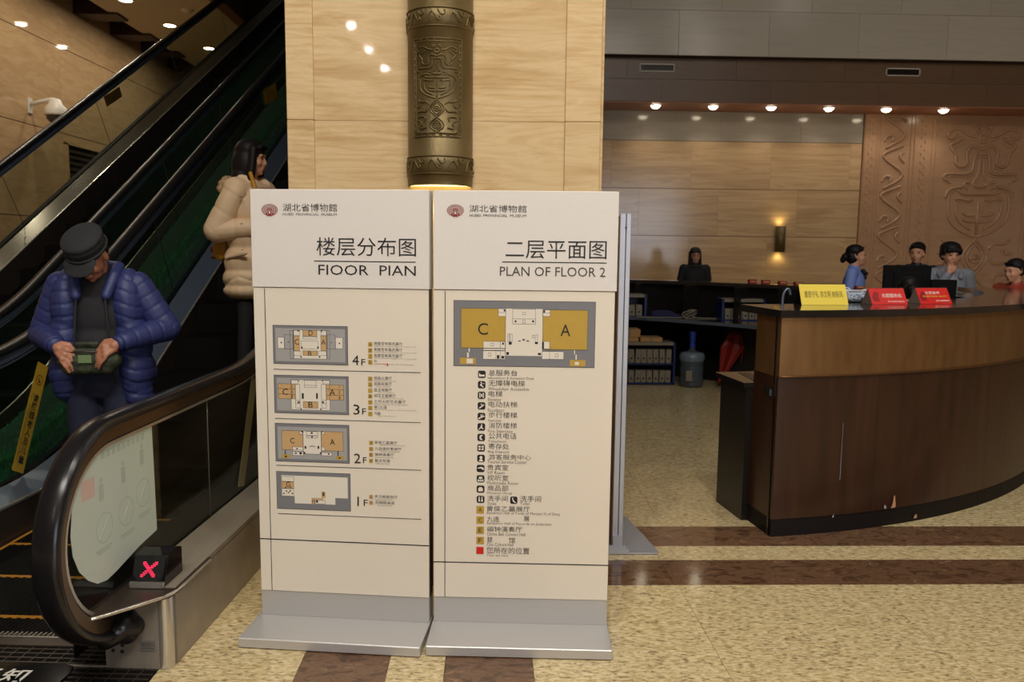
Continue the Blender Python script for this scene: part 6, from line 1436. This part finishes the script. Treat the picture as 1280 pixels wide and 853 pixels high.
# ---- woman in the beige padded coat, in profile on the rising steps
m_beige = mat('coat_beige_nylon', srgb(216, 186, 148), 0.55, noise=0.05, nscale=10, bump=0.35, bscale=14); m_fur = mat('fur_brown', srgb(172, 138, 100), 0.9, noise=0.35, nscale=70, bump=0.8, bscale=110); m_blackt = mat('black_leggings', (0.008, 0.008, 0.009), 0.8)
wz = 0.63; wx, wy = -1.605, 5.52
AW = {'r': ((-.165, .0, 1.33), (-.235, .10, 1.08), (-.10, -.17, 1.10)), 'l': ((.165, .02, 1.34), (.21, .02, 1.10), (.08, -.18, 1.09))}
wom, HM, _ = person('woman with black bobbed hair in a beige padded coat, in profile on the escalator', (wx, wy, wz), rad(64), 1.62, (rad(22), rad(6), (0, -.01, 0)), m_skin, AW, None, voxel=0.009, female=True)
P = [('e', (0, .0, 1.24), (.20, .155, .19)), ('e', (0, .0, 1.05), (.21, .165, .18)), ('e', (0, .0, .86), (.225, .18, .17)), ('e', (0, .0, .74), (.235, .19, .13)), ('e', (0, .0, .66), (.235, .19, .09)), ('c', (-.14, .01, 1.36), .09, (.14, .01, 1.36), .09)]
def wq(co): return groove((co[:, 2] + 0.45 * np.abs(co[:, 1] + .06)) / 0.19 * math.pi, .012, 6)
garment('coat_body', P, m_beige, wom, .011, 2, cut=[((0, 0, .60), (0, 0, -1))], disp=wq)
for key in 'rl':
    a, b, c = AW[key]
    garment('sleeve', [limb(a, b, .086, .092), ('e', b, (.092, .092, .092))], m_beige, wom, .010, 2, disp=arm_quilt(a, b, .006, .15)); garment('sleeve', [limb(b, tuple(np.array(b) * .12 + np.array(c) * .88), .092, .060)], m_beige, wom, .010, 2, disp=arm_quilt(b, c, .005, .13))
    q = tuple(np.array(b) * .07 + np.array(c) * .93); garment('cuff', [('c', q, .052, tuple(np.array(c) * 1.0), .048)], m_beige, wom, .009, 1)
garment('collar', [('c', (-.06, -.09, 1.40), .032, (-.095, .0, 1.44), .036), ('c', (-.095, .0, 1.44), .036, (0, .10, 1.45), .04), ('c', (.06, -.09, 1.40), .032, (.095, .0, 1.44), .036), ('c', (.095, .0, 1.44), .036, (0, .10, 1.45), .04), ('c', (-.05, -.10, 1.38), .03, (.05, -.10, 1.38), .03)], m_beige, wom, .009, 1)
rf = random.Random(3); P = [('e', (rf.uniform(-.11, .11), .13 + rf.uniform(-.03, .05), 1.40 + rf.uniform(-.05, .04)), (.036, .034, .032)) for _ in range(34)] + [('e', (0, .14, 1.39), (.12, .05, .055))]
garment('fur_trim', P, m_fur, wom, .008, 0, disp=lambda co: 0.008 * np.random.RandomState(1).rand(len(co)))
for z in (1.30, 1.12, .94): lathe('snap_button', [(0.001, 0.006), (0.011, 0.004), (0.013, 0)], m_bright, wom, 12).location = (-.203, -.09, z)
for s in (-1,): garment('pocket_flap', [('c', (s * .222, -.13, .92), .016, (s * .226, .03, .89), .016)], m_beige, wom, .007, 1)
P = [('e', (0, .022, .05), (.094, .105, .088)), ('e', (0, .075, -.05), (.098, .062, .12)), ('e', (.055, .03, -.05), (.052, .075, .12)), ('e', (-.055, .03, -.05), (.052, .075, .12)), ('e', (0, .05, -.13), (.112, .085, .065)), ('e', (0, .03, -.05), (.104, .06, .13)), ('c', (-.05, -.072, .085), .016, (.05, -.072, .085), .016)] + [('c', (s * .068, -.03, .06), .030, (s * .092, -.035, -.15), .026) for s in (-1, 1)]
blob('hair', xf(P, HM), m_hair, wom, .008, 3)
trousers(wom, m_blackt, .82); shoes(wom, m_shoe)
hb = thing('shoulder_bag', 'mustard yellow shoulder bag hanging behind the woman in the beige coat', 'bag', (wx, wy, wz), rad(64))
m_must = mat('mustard_leather', srgb(176, 126, 30), 0.45); blob('bag_body', [('e', (-.12, .17, .94), (.035, .055, .09)), ('e', (-.12, .175, .90), (.04, .06, .08))], m_must, hb, .008, 2)
tube('front_strap', soft([(-.10, -.085, 1.405), (-.13, -.145, 1.32), (-.14, -.172, 1.22), (-.14, -.178, 1.12)], 2), .014, m_must, hb); blob('charm', [('e', (-.13, .235, .90), (.016, .016, .024)), ('e', (-.13, .23, .85), (.018, .018, .018))], mat('charm_brown', srgb(110, 50, 24), .4), hb, .006, 1)

# ---- people behind the counter
def simple(label, x, y, rz, H, hd, top, hairP, coatcol, female=False, arms=None, hands=None, leg=m_blackt, z=0.0, collar=None):
    t, HM, A = person(label, (x, y, z), rz, H, hd, m_skin, arms, hands, voxel=.012, female=female)
    sw = .165 if female else .19
    garment('jacket', [('e', (0, .0, 1.25), (.185, .125, .20)), ('e', (0, .0, 1.05), (.17, .12, .18)), ('e', (0, .0, .90), (.18, .13, .13)), ('c', (-sw + .01, .01, 1.385), .068, (sw - .01, .01, 1.385), .068), ('c', (0, .02, 1.38), .075, (0, .012, 1.445), .066)], top, t, .012, 2)
    for k_ in A:
        a, b, c = A[k_]; garment('sleeve', [limb(a, b, .068, .056), limb(b, tuple(np.array(b) * .1 + np.array(c) * .9), .056, .042)], top, t, .012, 1)
    blob('hair', xf(hairP, HM), m_hair, t, .009, 2); trousers(t, leg); shoes(t, m_shoe)
    return t, HM
short = [('e', (0, .026, .062), (.084, .098, .072)), ('e', (0, .06, .0), (.080, .06, .07)), ('c', (-.045, -.062, .090), .012, (.045, -.062, .090), .012), ('c', (.074, .0, .06), .016, (.078, .01, .0), .010), ('c', (-.074, .0, .06), .016, (-.078, .01, .0), .010)]
mop = short + [('e', (0, .01, .075), (.100, .108, .07)), ('c', (-.06, -.085, .06), .02, (.06, -.085, .06), .02), ('e', (.085, -.01, .04), (.022, .06, .04)), ('e', (-.085, -.01, .04), (.022, .06, .04))]
bun = short + [('e', (0, .125, -.01), (.045, .04, .045)), ('e', (0, .15, -.04), (.035, .03, .04)), ('e', (0, .05, -.02), (.082, .07, .075))]
longh = [('e', (0, .024, .055), (.084, .10, .075)), ('c', (.072, .01, .04), .018, (.080, .0, -.20), .026), ('c', (-.072, .01, .04), .018, (-.080, .0, -.20), .026), ('c', (.05, .07, .04), .04, (.06, .06, -.22), .04), ('c', (-.05, .07, .04), .04, (-.06, .06, -.22), .04), ('c', (-.055, -.076, .062), .017, (.055, -.076, .062), .017)]
m_bcoat = mat('black_wool', (0.008, 0.008, 0.010), 0.8); m_uni = mat('uniform_blue', srgb(112, 134, 196), 0.6, noise=0.04, nscale=20); m_navy = mat('dark_navy_jacket', srgb(24, 30, 42), 0.6); m_grey = mat('grey_hooded_jacket', srgb(126, 130, 140), 0.7, noise=0.06, nscale=30); m_redc = mat('rust_jacket', srgb(150, 58, 40), 0.6)
w1, HM = simple('woman with long black hair and glasses in a black coat behind the rear counter', 2.93, 11.2, rad(-4), 1.60, (0, rad(2), (0, 0, 0)), m_bcoat, longh, None, True)
for s in (-1, 1): tube('eyeglasses', [tuple(HM @ Vector((s * .033 + .024 * math.cos(a), -.098, .006 + .018 * math.sin(a)))) for a in np.linspace(0, 6.283, 15)[:-1]], .0022, m_steel_d, w1, 5, True)
garment('scarf', [('c', (-.06, -.05, 1.42), .035, (.06, -.05, 1.42), .035), ('c', (-.06, .05, 1.43), .035, (.06, .05, 1.43), .035)], m_bcoat, w1)
b1, HM = simple('woman in a pale blue uniform jacket with her hair in a bun, facing sideways', 4.02, 8.62, rad(58), 1.63, (rad(14), rad(-2), (0, -.01, 0)), m_uni, bun, None, True)
garment('neck_scarf', [('c', (-.04, -.11, 1.40), .022, (.03, -.12, 1.385), .022), ('e', (0, -.115, 1.375), (.03, .018, .024)), ('e', (.015, -.12, 1.34), (.014, .012, .03)), ('e', (-.02, -.118, 1.345), (.014, .012, .026)), ('c', (.05, -.09, 1.42), .02, (-.05, -.09, 1.42), .02)], m_bcoat, b1, .009)
g1, HM = simple('man with short dark hair in a dark jacket, turned away above the large monitor', 4.80, 8.8, rad(-30), 1.665, (rad(-10), rad(3), (0, 0, 0)), m_navy, short, None)
garment('hood', [('c', (-.09, .09, 1.42), .045, (.09, .09, 1.42), .045), ('e', (0, .10, 1.40), (.10, .06, .06))], m_navy, g1)
AG = {'r': ((-.19, .0, 1.38), (-.20, -.15, 1.16), (-.06, -.19, 1.40)), 'l': ((.19, .0, 1.38), (.25, .02, 1.10), (.16, -.20, 1.02))}
HG = {'r': ((.35, .25, .9), (.3, .9, -.2), (.9, -.2, -.3), .9)}
y1, HM = simple('young man with mop of black hair in grey hooded jacket, hand at his mouth', 4.67, 7.95, rad(-12), 1.65, (rad(8), rad(6), (0, -.015, 0)), m_grey, mop, None, arms=AG, hands=HG)
garment('hood', [('c', (-.13, .04, 1.41), .042, (-.06, .12, 1.42), .05), ('c', (.13, .04, 1.41), .042, (.06, .12, 1.42), .05), ('c', (-.12, .0, 1.42), .035, (-.09, -.10, 1.36), .028), ('c', (.12, .0, 1.42), .035, (.09, -.10, 1.36), .028), ('e', (0, .14, 1.40), (.12, .05, .06))], m_grey, y1)
garment('shirt', [('e', (0, -.06, 1.26), (.075, .085, .16))], mat('pale_tee', srgb(150, 150, 158), .8), y1)
r1, HM = simple('person in a rust red jacket at the right end, leaning towards the desk', 4.92, 7.28, rad(-70), 1.50, (rad(-4), rad(10), (0, -.03, 0)), m_redc, short, None)
s1p, HM = simple('seated person with dark hair and black clothes below the large monitor', 3.19, 5.95, rad(150), 1.36, (rad(20), rad(14), (0, -.02, 0)), m_bcoat, bun, None, True)
